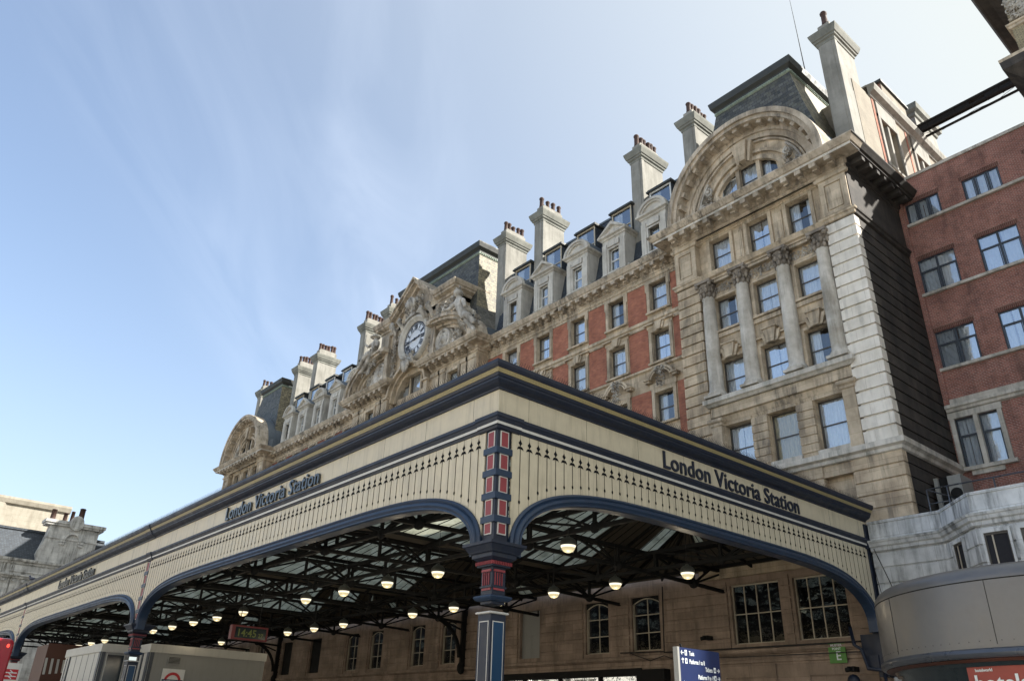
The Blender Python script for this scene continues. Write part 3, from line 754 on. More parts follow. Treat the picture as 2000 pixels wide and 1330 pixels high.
        for a, b in ((L, wc[0]-.7), (wc[0]+.7, wc[1]-.7), (wc[1]+.7, wc[2]-.7), (wc[2]+.7, R)): st.box(a+.03, b-.03, PW+.07, PW+.5, 9.9, 12.9)
        st.box(L+.03, R-.03, PW+.05, PW+.5, 12.35, 12.88); st.box(L+.01, R-.012, PW-.02, PW+.5, 8.6, 10.0)
    # columns
        for cxx in (ql+.45, cx-1.25, cx+1.24, qr-.42):
            c = MB(); yy = PW+.16
            c.box(cxx-.52, cxx+.52, yy-.52, yy+.5, 17.775, 17.92)
            c.lathe(cxx, yy, [(.50, 17.92), (.52, 17.99), (.50, 18.07), (.43, 18.10), (.44, 18.16), (.40, 18.22), (.385, 18.5), (.385, 20.5), (.36, 22.5), (.325, 23.75), (.35, 23.80), (.35, 23.86), (.32, 23.88)], 20)
            cap_ = c.build('column', 'stone_column', hotel)
            k = MB()
            k.lathe(cxx, yy, [(.31, 23.86), (.34, 24.3), (.46, 24.66)], 12)
            g = random.Random(int(cxx*10))
            for lvl, rz, n_ in ((24.02, .37, 8), (24.30, .42, 8)):
                for q in range(n_):
                    a = 2*PI*(q+(.5 if lvl > 24.1 else 0))/n_
                    k.blob((cxx+rz*math.cos(a), yy+rz*math.sin(a), lvl), .10, .10, .20, 0, 7, .3, g)
                    k.blob((cxx+(rz+.08)*math.cos(a), yy+(rz+.08)*math.sin(a), lvl+.16), .07, .07, .07, 0, 6, .3, g)
            for sx, sy in ((-1, -1), (1, -1), (1, 1), (-1, 1)):
                k.blob((cxx+sx*.42, yy+sy*.42, 24.60), .13, .13, .13, 0, 7, .2, g)
            k.box(cxx-.52, cxx+.52, yy-.52, yy+.45, 24.70, 24.86)
            k.build('capital', 'capital_stone', cap_)
    # main cornice
    co = MB()
    co.sweep([(L, 34.4), (L, PW), (R, PW), (R, PW+.04 if full else 34.4)], CORN)
    modillions(co, L, R, PW-.14, 28.20, 28.43, .62, .80)
    if not full or True:
        for a in [33.4+.8*i for i in range(0 if full else 2)]: co.box(R+.1, R+.78, a, a+.26, 28.2, 28.43)
    # plinth blocks on top of the cornice beside the arch
    co.box(L-.3, cx-4.9, PW-.5, 34.6, ZC+.02, ZC+.34); co.box(cx+4.9, R+.3, PW-.5, 34.6, ZC+.02, ZC+.34)
    co.sweep([(L-.001, 34.4), (L-.001, PW-.001), (R+.001 if not full else R, PW-.001), (R, 34.4 if not full else PW)], [(.86, 28.43), (.89, 28.44), (.90, 28.60), (.87, 28.605)], 1)
    co.build('cornice', ['stone_cornice', 'stone_ledge'], hotel)
    if full:
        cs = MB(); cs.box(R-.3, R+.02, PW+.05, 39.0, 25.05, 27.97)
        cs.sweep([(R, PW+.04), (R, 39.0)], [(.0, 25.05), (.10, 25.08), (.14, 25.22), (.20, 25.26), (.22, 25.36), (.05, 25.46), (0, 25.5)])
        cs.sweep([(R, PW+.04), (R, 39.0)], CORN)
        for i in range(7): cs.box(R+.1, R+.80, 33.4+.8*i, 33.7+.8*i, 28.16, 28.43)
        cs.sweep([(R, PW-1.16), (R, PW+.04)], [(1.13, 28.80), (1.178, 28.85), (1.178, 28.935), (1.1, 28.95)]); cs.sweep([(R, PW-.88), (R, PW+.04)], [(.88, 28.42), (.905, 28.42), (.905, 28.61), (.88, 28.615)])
        cs.build('shaded_sooty_cornice_return', 'stone_soot_shade', hotel)  # return coloured like the side wall: soot with painted shade
    # semicircular gable
    zc = ZC+.04
    ar = MB()
    ar.ringseg(cx, zc, 4.72, 5.02, PW-1.10, PW+.3, 0, PI, 44)
    ar.ringseg(cx, zc, 4.48, 4.74, PW-.96, PW+.3, 0, PI, 44)
    ar.ringseg(cx, zc, 4.10, 4.50, PW-.22, PW+.3, 0, PI, 44)
    ar.ringseg(cx, zc, 3.78, 4.12, PW-.10, PW+.3, 0, PI, 44)
    ar.ringseg(cx, zc, 3.60, 3.70, PW-.02, PW+.3, 0, PI, 44)
    for i in range(17):      # modillions under the arch
        a = PI*(i+.5)/17; c, s_ = math.cos(a), math.sin(a)
        p0 = Vector((cx+c*4.50, PW-.78, zc+s_*4.50)); p1 = Vector((cx+c*4.28, PW-.78, zc+s_*4.28))
        t = Vector((-s_, 0, c))*.15
        q = [p0-t, p0+t, p1+t, p1-t]
        ar.add([(v.x, PW-.80, v.z) for v in q]+[(v.x, PW-.2, v.z) for v in q], [(0,1,2,3),(7,6,5,4),(0,4,5,1),(1,5,6,2),(2,6,7,3),(3,7,4,0)])
    ar.build('arched_gable', 'stone_cornice', hotel)
    ly = MB()
    # tympanum: stepped wall pieces around a three-light window
    zs = zc+.55; wz = []
    for j in range(40):
        a0 = PI*j/40; a1 = PI*(j+1)/40
        x0_, x1_ = cx+3.8*math.cos(a1), cx+3.8*math.cos(a0); 
        zt0, zt1 = zc+3.8*math.sin(a1), zc+3.8*math.sin(a0)
        def head(x):
            d = abs(x-cx)
            return zc+.0 if d > 1.95 else zc+.35+math.sqrt(max(0, 2.35**2-(x-cx)**2))*.92
        zb0, zb1 = head(x0_), head(x1_)
        if abs((x0_+x1_)/2-cx) > 1.95: zb0 = zb1 = zc-.05
        ly.quad((x0_, PW+.16, zb0), (x1_, PW+.16, zb1), (x1_, PW+.16, zt1), (x0_, PW+.16, zt0))
    ly.ringseg(cx, zc+.35, 2.26, 2.52, PW-.0, PW+.3, .30, PI-.30, 26, 0, .92)
    ly.ringseg(cx, zc+.35, 2.75, 2.95, PW-.02, PW+.2, .42, PI-.42, 26, 0, .92)
    for a in (cx-2.22, cx+1.95): ly.box(a, a+.27, PW-.02, PW+.3, zc, zc+1.15)
    ly.box(cx-2.2, cx+2.2, PW-.12, PW+.5, zc, zc+.30)
    for a in (cx-.80, cx+.56): ly.box(a, a+.24, PW+.10, PW+.45, zc+.3, zc+2.45)
    ly.poly([(cx-.20, zc+2.40), (cx+.20, zc+2.40), (cx+.42, zc+3.75), (cx-.42, zc+3.75)], PW-.42, PW+.2)
    ly.poly([(cx+.24, zc+2.36), (cx+.40, zc+2.30), (cx+.66, zc+3.66), (cx+.46, zc+3.70)], PW-.26, PW+.2); ly.poly([(cx-.40, zc+2.30), (cx-.24, zc+2.36), (cx-.46, zc+3.70), (cx-.66, zc+3.66)], PW-.26, PW+.2)
    ly.build('tympanum', 'stone_plain', hotel)
    cv = MB()
    for sg in (-1, 1):
        X = cx+sg*3.02
        cv.ringseg(cx, zc+.1, 3.36, 3.48, PW-.06, PW+.2, .10 if sg > 0 else PI-.72, .72 if sg > 0 else PI-.10, 10)
        cv.lathe_y(X, PW+.02, zc+.62, [(.50, 0), (.52, -.10), (.44, -.14), (.40, -.05), (.30, -.06), (.26, -.16), (.16, -.18), (.0, -.16)]) if hasattr(cv, 'lathe_y') else None
        cv.scroll(X, PW-.02, zc+.62, .44, 2.2, .09, 0, -sg, PI/2)
        cv.scroll(cx+sg*2.62, PW-.04, zc+1.75, .26, 1.4, .08, 0, sg, PI/2)
        cv.carve(cx+sg*2.62-.22, cx+sg*2.62+.22, PW-.02, zc+.15, zc+1.55, 34, 0, .16, .12, seed=int(60+sg))
        cv.carve(cx+sg*3.02-.4, cx+sg*3.02+.45, PW+.08, zc+.9, zc+1.8, 22, 0, .07, .16, inside=lambda x, z: (x-cx)**2+(z-zc)**2 < 3.4**2, seed=int(70+sg))
    cv.build('scroll_carving', 'carving', hotel)
    for i, (a, b, top) in enumerate(((cx-1.95, cx-.80, zc+2.15), (cx-.56, cx+.56, zc+2.45), (cx+.80, cx+1.95, zc+2.15))):
        sash_window(hotel, (a+b)/2, PW+.36, zc+.32, top if i != 1 else top, b-a, 'sash', 'sash' if (i or not full) else 'sash_white', variant=[1, 3, 2][i])
    # barrel roof behind the gable
    bl = MB()
    N = 28; vs = []
    for k in range(N+1):
        a = PI*k/N; vs += [(cx+4.98*math.cos(a), PW+.28, zc+4.98*math.sin(a)), (cx+4.98*math.cos(a), 36.6, zc+4.98*math.sin(a))]
    bl.add(vs, [(2*k, 2*k+2, 2*k+3, 2*k+1) for k in range(N)], 0, True)
    for yy in (34.2, 35.3): bl.ringseg(cx, zc, 4.97, 5.03, yy, yy+.06, 0, PI, 30)
    bl.box(cx+4.0, R+.5, PW+.4, 36.5, ZC+.03, ZC+1.15); bl.box(L-.5, cx-4.0, PW+.4, 36.5, ZC+.03, ZC+1.15)
    bl.build('lead_barrel_roof', 'lead', hotel)
    # mansard
    lv = [(29.2, 4.9, 33.9), (30.3, 4.55, 34.0), (31.6, 4.15, 34.15), (33.0, 3.78, 34.3), (35.0, 3.25, 34.5), (36.8, 2.86, 34.66), (37.95, 2.62, 34.78)]
    mn = MB(); yb = 37.6
    for i in range(len(lv)-1):
        z0, h0, f0 = lv[i]; z1, h1, f1 = lv[i+1]; b0 = 2*yb-f0; b1 = 2*yb-f1
        mn.quad((cx-h0, f0, z0), (cx+h0, f0, z0), (cx+h1, f1, z1), (cx-h1, f1, z1), 0)
        mn.quad((cx+h0, f0, z0), (cx+h0, b0, z0), (cx+h1, b1, z1), (cx+h1, f1, z1), 1)  # right face takes the slate with painted sunlight
        mn.quad((cx-h0, b0, z0), (cx-h0, f0, z0), (cx-h1, f1, z1), (cx-h1, b1, z1), 0)
        mn.quad((cx+h0, b0, z0), (cx-h0, b0, z0), (cx-h1, b1, z1), (cx+h1, b1, z1), 0)
    mn.build('mansard_roof', ['slate', 'slate_sunlit'], hotel)
    mc = MB(); h, fy = 2.62, 34.78; by = 2*yb-fy
    pth = [(cx-h, fy), (cx+h, fy), (cx+h, by), (cx-h, by)]
    mc.sweep(pth, [(.0, 37.80), (.08, 37.84), (.08, 38.02), (.0, 38.04)], 1, True)
    mc.sweep(pth, [(.02, 38.02), (.04, 38.2), (.26, 38.35), (.34, 38.72), (.34, 38.80), (0, 38.86)], 0, True)
    mc.quad((cx-h, fy, 38.86), (cx+h, fy, 38.86), (cx+h, by, 38.86), (cx-h, by, 38.86), 0)
    n_ = 34
    for i in range(n_):
        t = cx-h+(2*h)*(i+.5)/n_; mc.blob((t, fy-.09, 37.93), .06, .06, .08, 1, 6)
        t = fy+(by-fy)*(i+.5)/n_; mc.blob((cx+h+.09, t, 37.93), .06, .06, .08, 1, 6)
    mc.build('roof_cornice', ['darktrim', 'copper'], hotel)
    st.build('wall', 'stone', hotel); tr.build('stone_trim', 'stone_plain', hotel)
    if full: wh.build('white_quoins', 'stone_white', hotel)
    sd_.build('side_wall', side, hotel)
    for i, c in enumerate(wc):
        for k, (a, b, w) in enumerate(prow):
            sash_window(hotel, c, PR+.28, a, b, 2*w, 'sash', 'sash', variant=(i+k*2) % 4 if k != 3 else (3, 5, 0)[i], curt='curtain_warm' if (k == 3 and i == 1) else 'curtain')
pavilion(-18.7, True)
pavilion(2*CT+18.7, False)
# ---------- central clock bay
TL, TR = -61.6, -43.15
bays = ((-61.6, -55.55), (-49.2, -43.15))
st = MB(); tr = MB(); co = MB()
tw_rows = [(25.2, 27.2), (21.8, 23.8)]
for a, b in bays:
    c = (a+b)/2
    holes = [(c-.68, c+.68, z0, z1) for z0, z1 in tw_rows]
    holes_wall(st, a, b, 20, 28.1, PW, holes, .34)
    st.quad((b, PW, 20), (b, 34.4, 20), (b, 34.4, 28.3), (b, PW, 28.3)); st.quad((a, PW, 20), (a, 34.4, 20), (a, 34.4, 28.3), (a, PW, 28.3))
    for p0, p1 in ((a+.05, a+1.25), (b-1.25, b-.05), (c-2.0+.1, c-1.05), (c+1.05, c+1.9)):
        tr.box(p0, p1, PW-.08, PW, 20, 27.4); tr.box(p0+.18, p1-.18, PW-.11, PW-.08, 24.5, 27.1)
        tr.box(p0-.05, p1+.05, PW-.15, PW, 27.4, 27.75)
    for z0, z1 in tw_rows:
        tr.box(c-.9, c-.68, PW-.10, PW, z0, z1); tr.box(c+.68, c+.9, PW-.10, PW, z0, z1); tr.box(c-.92, c+.92, PW-.12, PW, z1, z1+.25); tr.box(c-.95, c+.95, PW-.2, PW, z0-.14, z0)
        sash_window(hotel, c, PW+.28, z0, z1, 1.36, 'sash', 'sash', variant=2)
    pth = [(a, 34.4 if a < CT-4 else PW+.2), (a, PW), (b, PW), (b, 34.4 if b > CT+4 else PW+.2)]
    co.sweep([(a, 34.4), (a, PW), (b, PW), (b, 34.4)], CORN)
    modillions(co, a, b, PW-.14, 28.20, 28.43, .62, .80)
    for yy in (33.5, ): co.box(b+.1, b+.75, yy, yy+.26, 28.2, 28.43)
# centre wall with the clock
cw0, cw1 = -58.1, -46.75            # upper block
CZ, CX, CY = 32.25, CT, PW+.38
holes_wall(st, -55.55, -49.2, 20, 27.2, PW+.30, [], .3)
# the arch and wall above it
AZ, AR = 26.85, 2.55
N = 24
for k in range(N):
    a0, a1 = PI*k/N, PI*(k+1)/N
    x0_, x1_ = CX+AR*math.cos(a1), CX+AR*math.cos(a0)
    st.quad((x0_, PW+.30, AZ+AR*math.sin(a1)), (x1_, PW+.30, AZ+AR*math.sin(a0)), (x1_, PW+.30, 30.2), (x0_, PW+.30, 30.2))
st.quad((-55.6, PW+.30, 26.8), (CX-AR, PW+.30, 26.8), (CX-AR, PW+.30, 30.2), (-55.6, PW+.30, 30.2))
st.quad((CX+AR, PW+.30, 26.8), (-49.2, PW+.30, 26.8), (-49.2, PW+.30, 30.2), (CX+AR, PW+.30, 30.2))
st.box(cw0, cw1, PW+.31, 37.0, 28.95, 35.2)
st.box(-55.4, -49.4, PW+.12, PW+.4, 28.9, 35.3)
st.build('wall', 'stone', hotel)
ar = MB()
ar.ringseg(CX, AZ, 2.55, 2.80, PW-.25, PW+.4, 0, PI, 26); ar.ringseg(CX, AZ, 2.80, 3.02, PW-.55, PW+.4, .12, PI-.12, 26); ar.ringseg(CX, AZ, 2.30, 2.55, PW+.1, PW+.8, 0, PI, 26)
for sg in (-1, 1):
    ar.box(CX+sg*3.0-.35, CX+sg*3.0+.35, PW-.65, PW+.2, AZ+.35, AZ+.52); ar.box(CX+sg*3.0-.28, CX+sg*3.0+.28, PW-.5, PW+.2, 24, AZ+.35)
ar.box(CX-.95, CX-.70, PW+.5, PW+.8, 24, AZ+2.3); ar.box(CX+.70, CX+.95, PW+.5, PW+.8, 24, AZ+2.3)
ar.build('window_arch', 'stone_plain', hotel)
for a, b, t in ((CX-2.3, CX-.95, AZ+1.45), (CX-.7, CX+.7, AZ+2.15), (CX+.95, CX+2.3, AZ+1.45)):
    sash_window(hotel, (a+b)/2, PW+.62, 24.6, t, b-a, 'sash', 'sash', variant=4)
tr.build('stone_trim', 'stone_plain', hotel)
co.build('cornice', 'stone_cornice', hotel)
# head block: cornice that breaks up into a small gable
hd = MB()
prof = [(0, 34.62), (.12, 34.66), (.14, 34.86), (.52, 34.96), (.56, 35.12), (.66, 35.16), (.78, 35.46), (.78, 35.58), (0, 35.7)]
kx0, kx1, apx, apz = CX-3.55, CX+3.05, CX-.2, 38.45
yb_, yf = 35.2, PW+.12
hd.sweep([(cw0, 35.2), (cw0, yf), (kx0, yf)], prof); hd.sweep([(kx1, yf), (cw1, yf), (cw1, 36.2)], prof)
def rake(xa, za, xb, zb):
    for o0_, o1_, d0, d1 in ((0, .78, .0, -.24), (0, .60, -.24, -.52), (0, .2, -.52, -.85)):
        hd.add([(xa, yf-o1_, za+d0), (xb, yf-o1_, zb+d0), (xb, yf+1.6, zb+d0), (xa, yf+1.6, za+d0), (xa, yf-o1_, za+d1), (xb, yf-o1_, zb+d1), (xb, yf+1.6, zb+d1), (xa, yf+1.6, za+d1)],
               [(0,1,2,3),(7,6,5,4),(0,4,5,1),(1,5,6,2),(2,6,7,3),(3,7,4,0)])
rake(kx0-.1, 35.62, apx, apz); rake(apx, apz, kx1+.1, 35.62)
hd.poly([(kx0, 34.7), (kx1, 34.7), (kx1, 35.0), (apx, apz-.7), (kx0, 35.0)], yf+.1, yf+1.3)
hd.box(cw0, cw1, yf, 36.5, 34.2, 34.64)
# pilaster strips either side of the clock
for a in (cw0+.05, cw1-1.3): hd.box(a, a+1.25, yf-.05, PW+.5, 29.0, 34.3); 
for a in (CX-3.6, CX+2.9): hd.box(a, a+.55, yf-.12, PW+.5, 29.0, 34.4)
hd.build('clock_gable', 'stone_cornice', hotel)
# clock
rg = MB()
def ring_y(mb, cx, cz, prof, n=44, mi=0, sz=1.0):
    """prof (r, y) lathe about the y axis"""
    vs = []; fs = []
    for rr, y in prof:
        for k in range(n): a = 2*PI*k/n; vs.append((cx+rr*math.cos(a), y, cz+rr*math.sin(a)*sz))
    for i in range(len(prof)-1):
        for k in range(n): fs.append((i*n+k, i*n+(k+1)%n, (i+1)*n+(k+1)%n, (i+1)*n+k))
    mb.add(vs, fs, mi, True)
y0 = PW+.0
ring_y(rg, CX, CZ, [(1.66, y0+.25), (1.68, y0-.02), (1.80, y0-.12), (1.92, y0-.10), (1.96, y0-.26), (2.12, y0-.30), (2.24, y0-.22), (2.26, y0+.2)])
rg.ringseg(CX, CZ+.1, 2.28, 2.55, y0-.34, y0+.2, PI*.32, PI*.68, 12)
clock = rg.build('clock', 'stone_dormer', hotel)
fc = MB(); ring_y(fc, CX, CZ, [(0.001, y0+.06), (1.67, y0+.06)], 44); fc.build('clock_face', 'dial', clock)
nm = MB()
ring_y(nm, CX, CZ, [(1.56, y0+.045), (1.66, y0+.045)]); ring_y(nm, CX, CZ, [(1.42, y0+.045), (1.46, y0+.045)]); ring_y(nm, CX, CZ, [(.88, y0+.045), (.92, y0+.045)])
for k in range(60):
    a = 2*PI*k/60; c, s_ = math.cos(a), math.sin(a)
    nm.bar((CX+c*1.46, y0+.04, CZ+s_*1.46), (CX+c*1.57, y0+.04, CZ+s_*1.57), .05, .01, up=(0, 1, 0))
roman = ['XII', 'I', 'II', 'III', 'IIII', 'V', 'VI', 'VII', 'VIII', 'IX', 'X', 'XI']
for h, t in enumerate(roman):
    a = PI/2-2*PI*h/12; rad = Vector((math.cos(a), 0, math.sin(a))); tan = Vector((-rad.z, 0, rad.x))*-1
    strokes = []; wtot = 0
    for ch in t:
        wch = .13 if ch == 'I' else .26; strokes.append((ch, wtot, wch)); wtot += wch
    sc = min(1.0, .62/max(wtot, .01))
    for ch, o0_, wch in strokes:
        m0 = (o0_+wch/2-wtot/2)*sc
        P = lambda tt, rr_: Vector((CX, y0+.036, CZ))+tan*tt+rad*rr_
        if ch == 'I': nm.bar(P(m0, .96), P(m0, 1.40), .085*sc+.01, .01, up=(0, 1, 0))
        elif ch == 'X': nm.bar(P(m0-.09*sc, .96), P(m0+.09*sc, 1.40), .075, .01, up=(0, 1, 0)); nm.bar(P(m0+.09*sc, .96), P(m0-.09*sc, 1.40), .05, .01, up=(0, 1, 0))
        else: nm.bar(P(m0-.10*sc, 1.40), P(m0, .96), .08, .01, up=(0, 1, 0)); nm.bar(P(m0+.10*sc, 1.40), P(m0, .96), .05, .01, up=(0, 1, 0))
nm.build('clock_numerals', 'numeral', clock)
def hand(ang, ln, w, nm_, yy):
    h = MB(); a = PI/2-math.radians(ang); d = Vector((math.cos(a), 0, math.sin(a))); c = Vector((CX, yy, CZ))
    h.bar(c-d*.35, c+d*ln*.7, w, .02, up=(0, 1, 0)); h.bar(c+d*ln*.7, c+d*ln, w*.5, .02, up=(0, 1, 0)); t = Vector((-d.z, 0, d.x))
    h.add([c+d*ln*.6+t*w*1.3, c+d*ln*.82, c+d*ln*.6-t*w*1.3, c+d*ln*.48], [(0, 1, 2, 3)])
    h.blob((CX, yy, CZ), .13, .03, .13, 0, 10); h.build(nm_, 'numeral', clock)
hand(83, 1.05, .12, 'hour_hand', y0+.0); hand(263, 1.45, .085, 'minute_hand', y0-.03)
# carving round the clock: swags, shell over the dial, mask over the arch
cv = MB()
for sg in (-1, 1):
    for i in range(12):
        t = i/11; a = PI*.62-t*PI*.62
        X = CX+sg*(2.45+.35*math.sin(t*PI)) ; Z = CZ+2.3-t*4.9
        X = CX+sg*(1.1+1.75*min(1, t*2.2)); 
        cv.carve(X-.22, X+.22, y0-.1, Z-.22, Z+.22, 7, 0, .24, .17, seed=i+100*int(sg+2))
for i in range(9):
    a = PI*(.12+.76*i/8); cv.tube([(CX, y0-.15, CZ+2.75), (CX+.45*math.cos(a), y0-.6, CZ+2.95+.3*math.sin(a)), (CX+.75*math.cos(a), y0-.75, CZ+3.0+.85*math.sin(a))], [.08, .14, .17], 6)
cv.carve(CX-1.3, CX+1.3, y0-.3, CZ+2.5, CZ+4.0, 60, 0, .3, .22, seed=9)
cv.poly([(CX-.30, CZ+2.2), (CX+.30, CZ+2.2), (CX+.48, CZ+3.9), (CX-.48, CZ+3.9)], y0-.45, y0+.2)
for x_ in (CX-2.9, CX+2.7, CX-1.7, CX+1.6):
    cv.tube([(x_, y0-.6, 34.6), (x_, y0-.75, 34.3), (x_, y0-.3, 33.9), (x_, y0-.1, 33.3)], [.2, .24, .2, .1], 7)
# mask / shell at the crown of the lower arch
for i in range(7):
    a = -PI*(.15+.7*i/6); cv.tube([(CX, PW-.5, AZ+3.25), (CX+.4*math.cos(a), PW-.75, AZ+3.1+.4*math.sin(a)), (CX+.55*math.cos(a), PW-.7, AZ+2.9+.9*math.sin(a))], [.12, .16, .10], 6)
cv.carve(CX-.9, CX+.9, PW-.5, AZ+2.7, AZ+3.7, 40, 0, .25, .2, seed=19)
cv.build('clock_carving', 'carving', hotel)
# broken scroll pediments over the side bays
for sg in (-1, 1):
    sp = MB(); fx = CX+sg*9.6
    # arc rises from the outer foot to the inner end
    cxx = CX+sg*3.8; R0 = 5.9; SZ = .56
    a_out, a_in = (0.0, PI*.50) if sg > 0 else (PI, PI*.50)
    zb = ZC+.05
    for r0, r1, ya, yb2 in ((5.15, 5.55, -.95, .6), (5.55, 5.95, -1.12, .6), (4.75, 5.15, -.40, .6), (4.35, 4.75, -.2, .5)):
        sp.ringseg(cxx, zb, r0, r1, PW+ya, PW+yb2, min(a_out, a_in), max(a_out, a_in), 22, 0, SZ)
    # inner end block and wall behind
    e0 = cxx
    sp.box(min(e0, e0-sg*.55), max(e0, e0-sg*.55), PW-1.1, PW+.6, zb+2.92, zb+3.32)
    sp.box(min(e0+sg*.05, e0-sg*.5), max(e0+sg*.05, e0-sg*.5), PW-.55, PW+.6, zb, zb+2.93)
    N = 14
    for k in range(N):
        t0 = a_out+(a_in-a_out)*k/N; t1 = a_out+(a_in-a_out)*(k+1)/N
        sp.quad((cxx+4.6*math.cos(t0), PW+.1, zb), (cxx+4.6*math.cos(t1), PW+.1, zb), (cxx+4.6*math.cos(t1), PW+.1, zb+4.6*SZ*math.sin(t1)), (cxx+4.6*math.cos(t0), PW+.1, zb+4.6*SZ*math.sin(t0)))
        sp.quad((cxx+5.7*math.cos(t0), PW+.5, zb), (cxx+5.7*math.cos(t1), PW+.5, zb), (cxx+5.7*math.cos(t1), PW+.5, zb+5.7*SZ*math.sin(t1)), (cxx+5.7*math.cos(t0), PW+.5, zb+5.7*SZ*math.sin(t0)))
    sp.build('scroll_pediment', 'stone_cornice', hotel)
    sc_ = MB()
    ring_y(sc_, cxx+sg*1.0, zb+1.35, [(.95, PW+.1), (1.0, PW-.35), (.86, PW-.42), (.76, PW-.25), (.66, PW-.25), (.56, PW-.4), (.44, PW-.3), (.3, PW-.3), (.24, PW-.45), (.01, PW-.5)], 26)
    sc_.carve(min(cxx+sg*1.6, cxx+sg*3.3), max(cxx+sg*1.6, cxx+sg*3.3), PW-.05, zb+.15, zb+2.3, 130, 0, .24, .22, inside=lambda x, z: (x-cxx)**2+((z-zb)/.56)**2 < 4.2**2, seed=int(sg+5))
    sc_.scroll(cxx+sg*2.35, PW-.1, zb+.75, .42, 1.8, .1, 0, sg)
    sc_.carve(cxx-.4, cxx+sg*1.2+.4, PW-.3, zb+.05, zb+.6, 30, 0, .25, .2, seed=int(sg+15))
    sc_.build('volute_carving', 'carving', hotel)
# carved figures reclining on the scroll pediments (skin-grown stone bodies)
def statue(base, pts, edges, rad, name, extra=None):
    me = bpy.data.meshes.new(name)
    me.from_pydata([(p[0]+base[0]-CT, p[1]+base[1]-36, p[2]+base[2]) for p in pts], edges, [])
    ob = bpy.data.objects.new(name, me); COL.objects.link(ob); ob.parent = hotel; me.materials.append(M['carving']); ORG[ob.name] = ORG[hotel.name].copy()
    md = ob.modifiers.new('skin', 'SKIN'); md.use_smooth_shade = True
    for i, rr in enumerate(rad): me.skin_vertices[0].data[i].radius = (rr, rr)
    me.skin_vertices[0].data[0].use_root = True
    ob.modifiers.new('subd', 'SUBSURF').levels = 1; ob.modifiers['subd'].render_levels = 2
    if extra:
        extra(ob)
    return ob
# left: seated figure in a broad hat holding a staff ; x to the right, z up
P_ = [(0,0,0), (.05,-.1,.65), (.1,-.15,1.2), (.1,-.15,1.45), (.05,-.2,1.75),           # pelvis spine neck head
      (-.3,-.2,1.15), (-.65,-.45,.85), (-.95,-.6,1.2), (-1.0,-.65,1.32),                     # left arm up to staff
      (.5,-.15,1.1), (.75,-.3,.6), (.6,-.6,.35),
      (-.5,-.5,.1), (-1.1,-.6,-.35), (-1.5,-.6,-.95), (-1.75,-.75,-1.0),
      (-.35,-.2,-.1), (-1.0,-.3,-.75), (-1.6,-.35,-1.35), (-1.85,-.5,-1.45)]
E_ = [(0,1),(1,2),(2,3),(3,4),(2,5),(5,6),(6,7),(7,8),(2,9),(9,10),(10,11),(0,12),(12,13),(13,14),(14,15),(0,16),(16,17),(17,18),(18,19)]
R_ = [.42,.36,.36,.14,.26,.18,.14,.1,.1,.18,.15,.1,.28,.22,.15,.12,.3,.22,.16,.12]
def ex_l(ob):
    h = MB(); bx, by, bz = CT-5.25, PW-.75, 32.15
    h.lathe(bx+.02, by-.2, [(.01, bz+2.08), (.26, bz+2.04), (.3, bz+1.9), (.48, bz+1.82), (.44, bz+1.76), (.1, bz+1.78)], 12)
    h.tube([(bx-1.0, by-.68, bz-1.2), (bx-1.02, by-.66, bz+.9), (bx-.98, by-.62, bz+2.3)], .045, 6)
    h.carve(bx-1.9, bx+.3, by+.1, bz-1.6, bz+.1, 50, 0, .3, .28, inside=lambda x, z: abs((z-bz)-(x-bx)*.8) < .9, seed=77)
    h.build('statue_hat_and_staff', 'carving', ob)
statue((CT-5.25, PW-.75, 32.25), P_, E_, R_, 'statue', ex_l)
P2 = [(0,0,0), (-.1,-.2,.75), (-.3,-.3,1.4), (-.35,-.3,1.7), (-.4,-.35,2.05),
      (-.75,-.4,1.3), (-1.1,-.6,.9), (-1.5,-.7,.9), (-1.75,-.75,1.05),
      (.2,-.3,1.35), (.5,-.4,.85), (.8,-.5,.4),
      (.5,-.4,-.2), (1.2,-.5,-.5), (1.9,-.5,-1.3), (2.25,-.6,-1.6),
      (.35,-.1,-.3), (1.0,-.2,-.9), (1.6,-.2,-1.7), (1.9,-.3,-2.0)]
R2_ = [.5,.44,.42,.18,.30,.22,.17,.12,.12,.22,.18,.13,.34,.27,.2,.15,.34,.28,.2,.15]
def ex_r(ob):
    h = MB(); bx, by, bz = CT+8.15, PW-.8, 30.95
    h.blob((bx-.4, by-.35, bz+2.2), .4, .42, .34, 0, 10); h.carve(bx-.8, bx-.1, by-.4, bz+2.1, bz+2.7, 14, 0, .2, .2, seed=5)
    h.carve(bx-.6, bx+1.9, by+.1, bz-1.9, bz+.5, 90, 0, .35, .33, inside=lambda x, z: abs((z-bz)+(x-bx)*.8) < 1.0, seed=78)
    h.carve(bx-3.9, bx-.9, by-.1, bz+1.25, bz+2.35, 70, 0, .3, .28, inside=lambda x, z: (z-bz-1.3) < 1.0-(bx-.9-x)*.15, seed=79)
    h.build('statue_helmet_and_drapery', 'carving', ob)
statue((CT+8.15, PW-.8, 31.0), P2, E_, R2_, 'statue', ex_r)
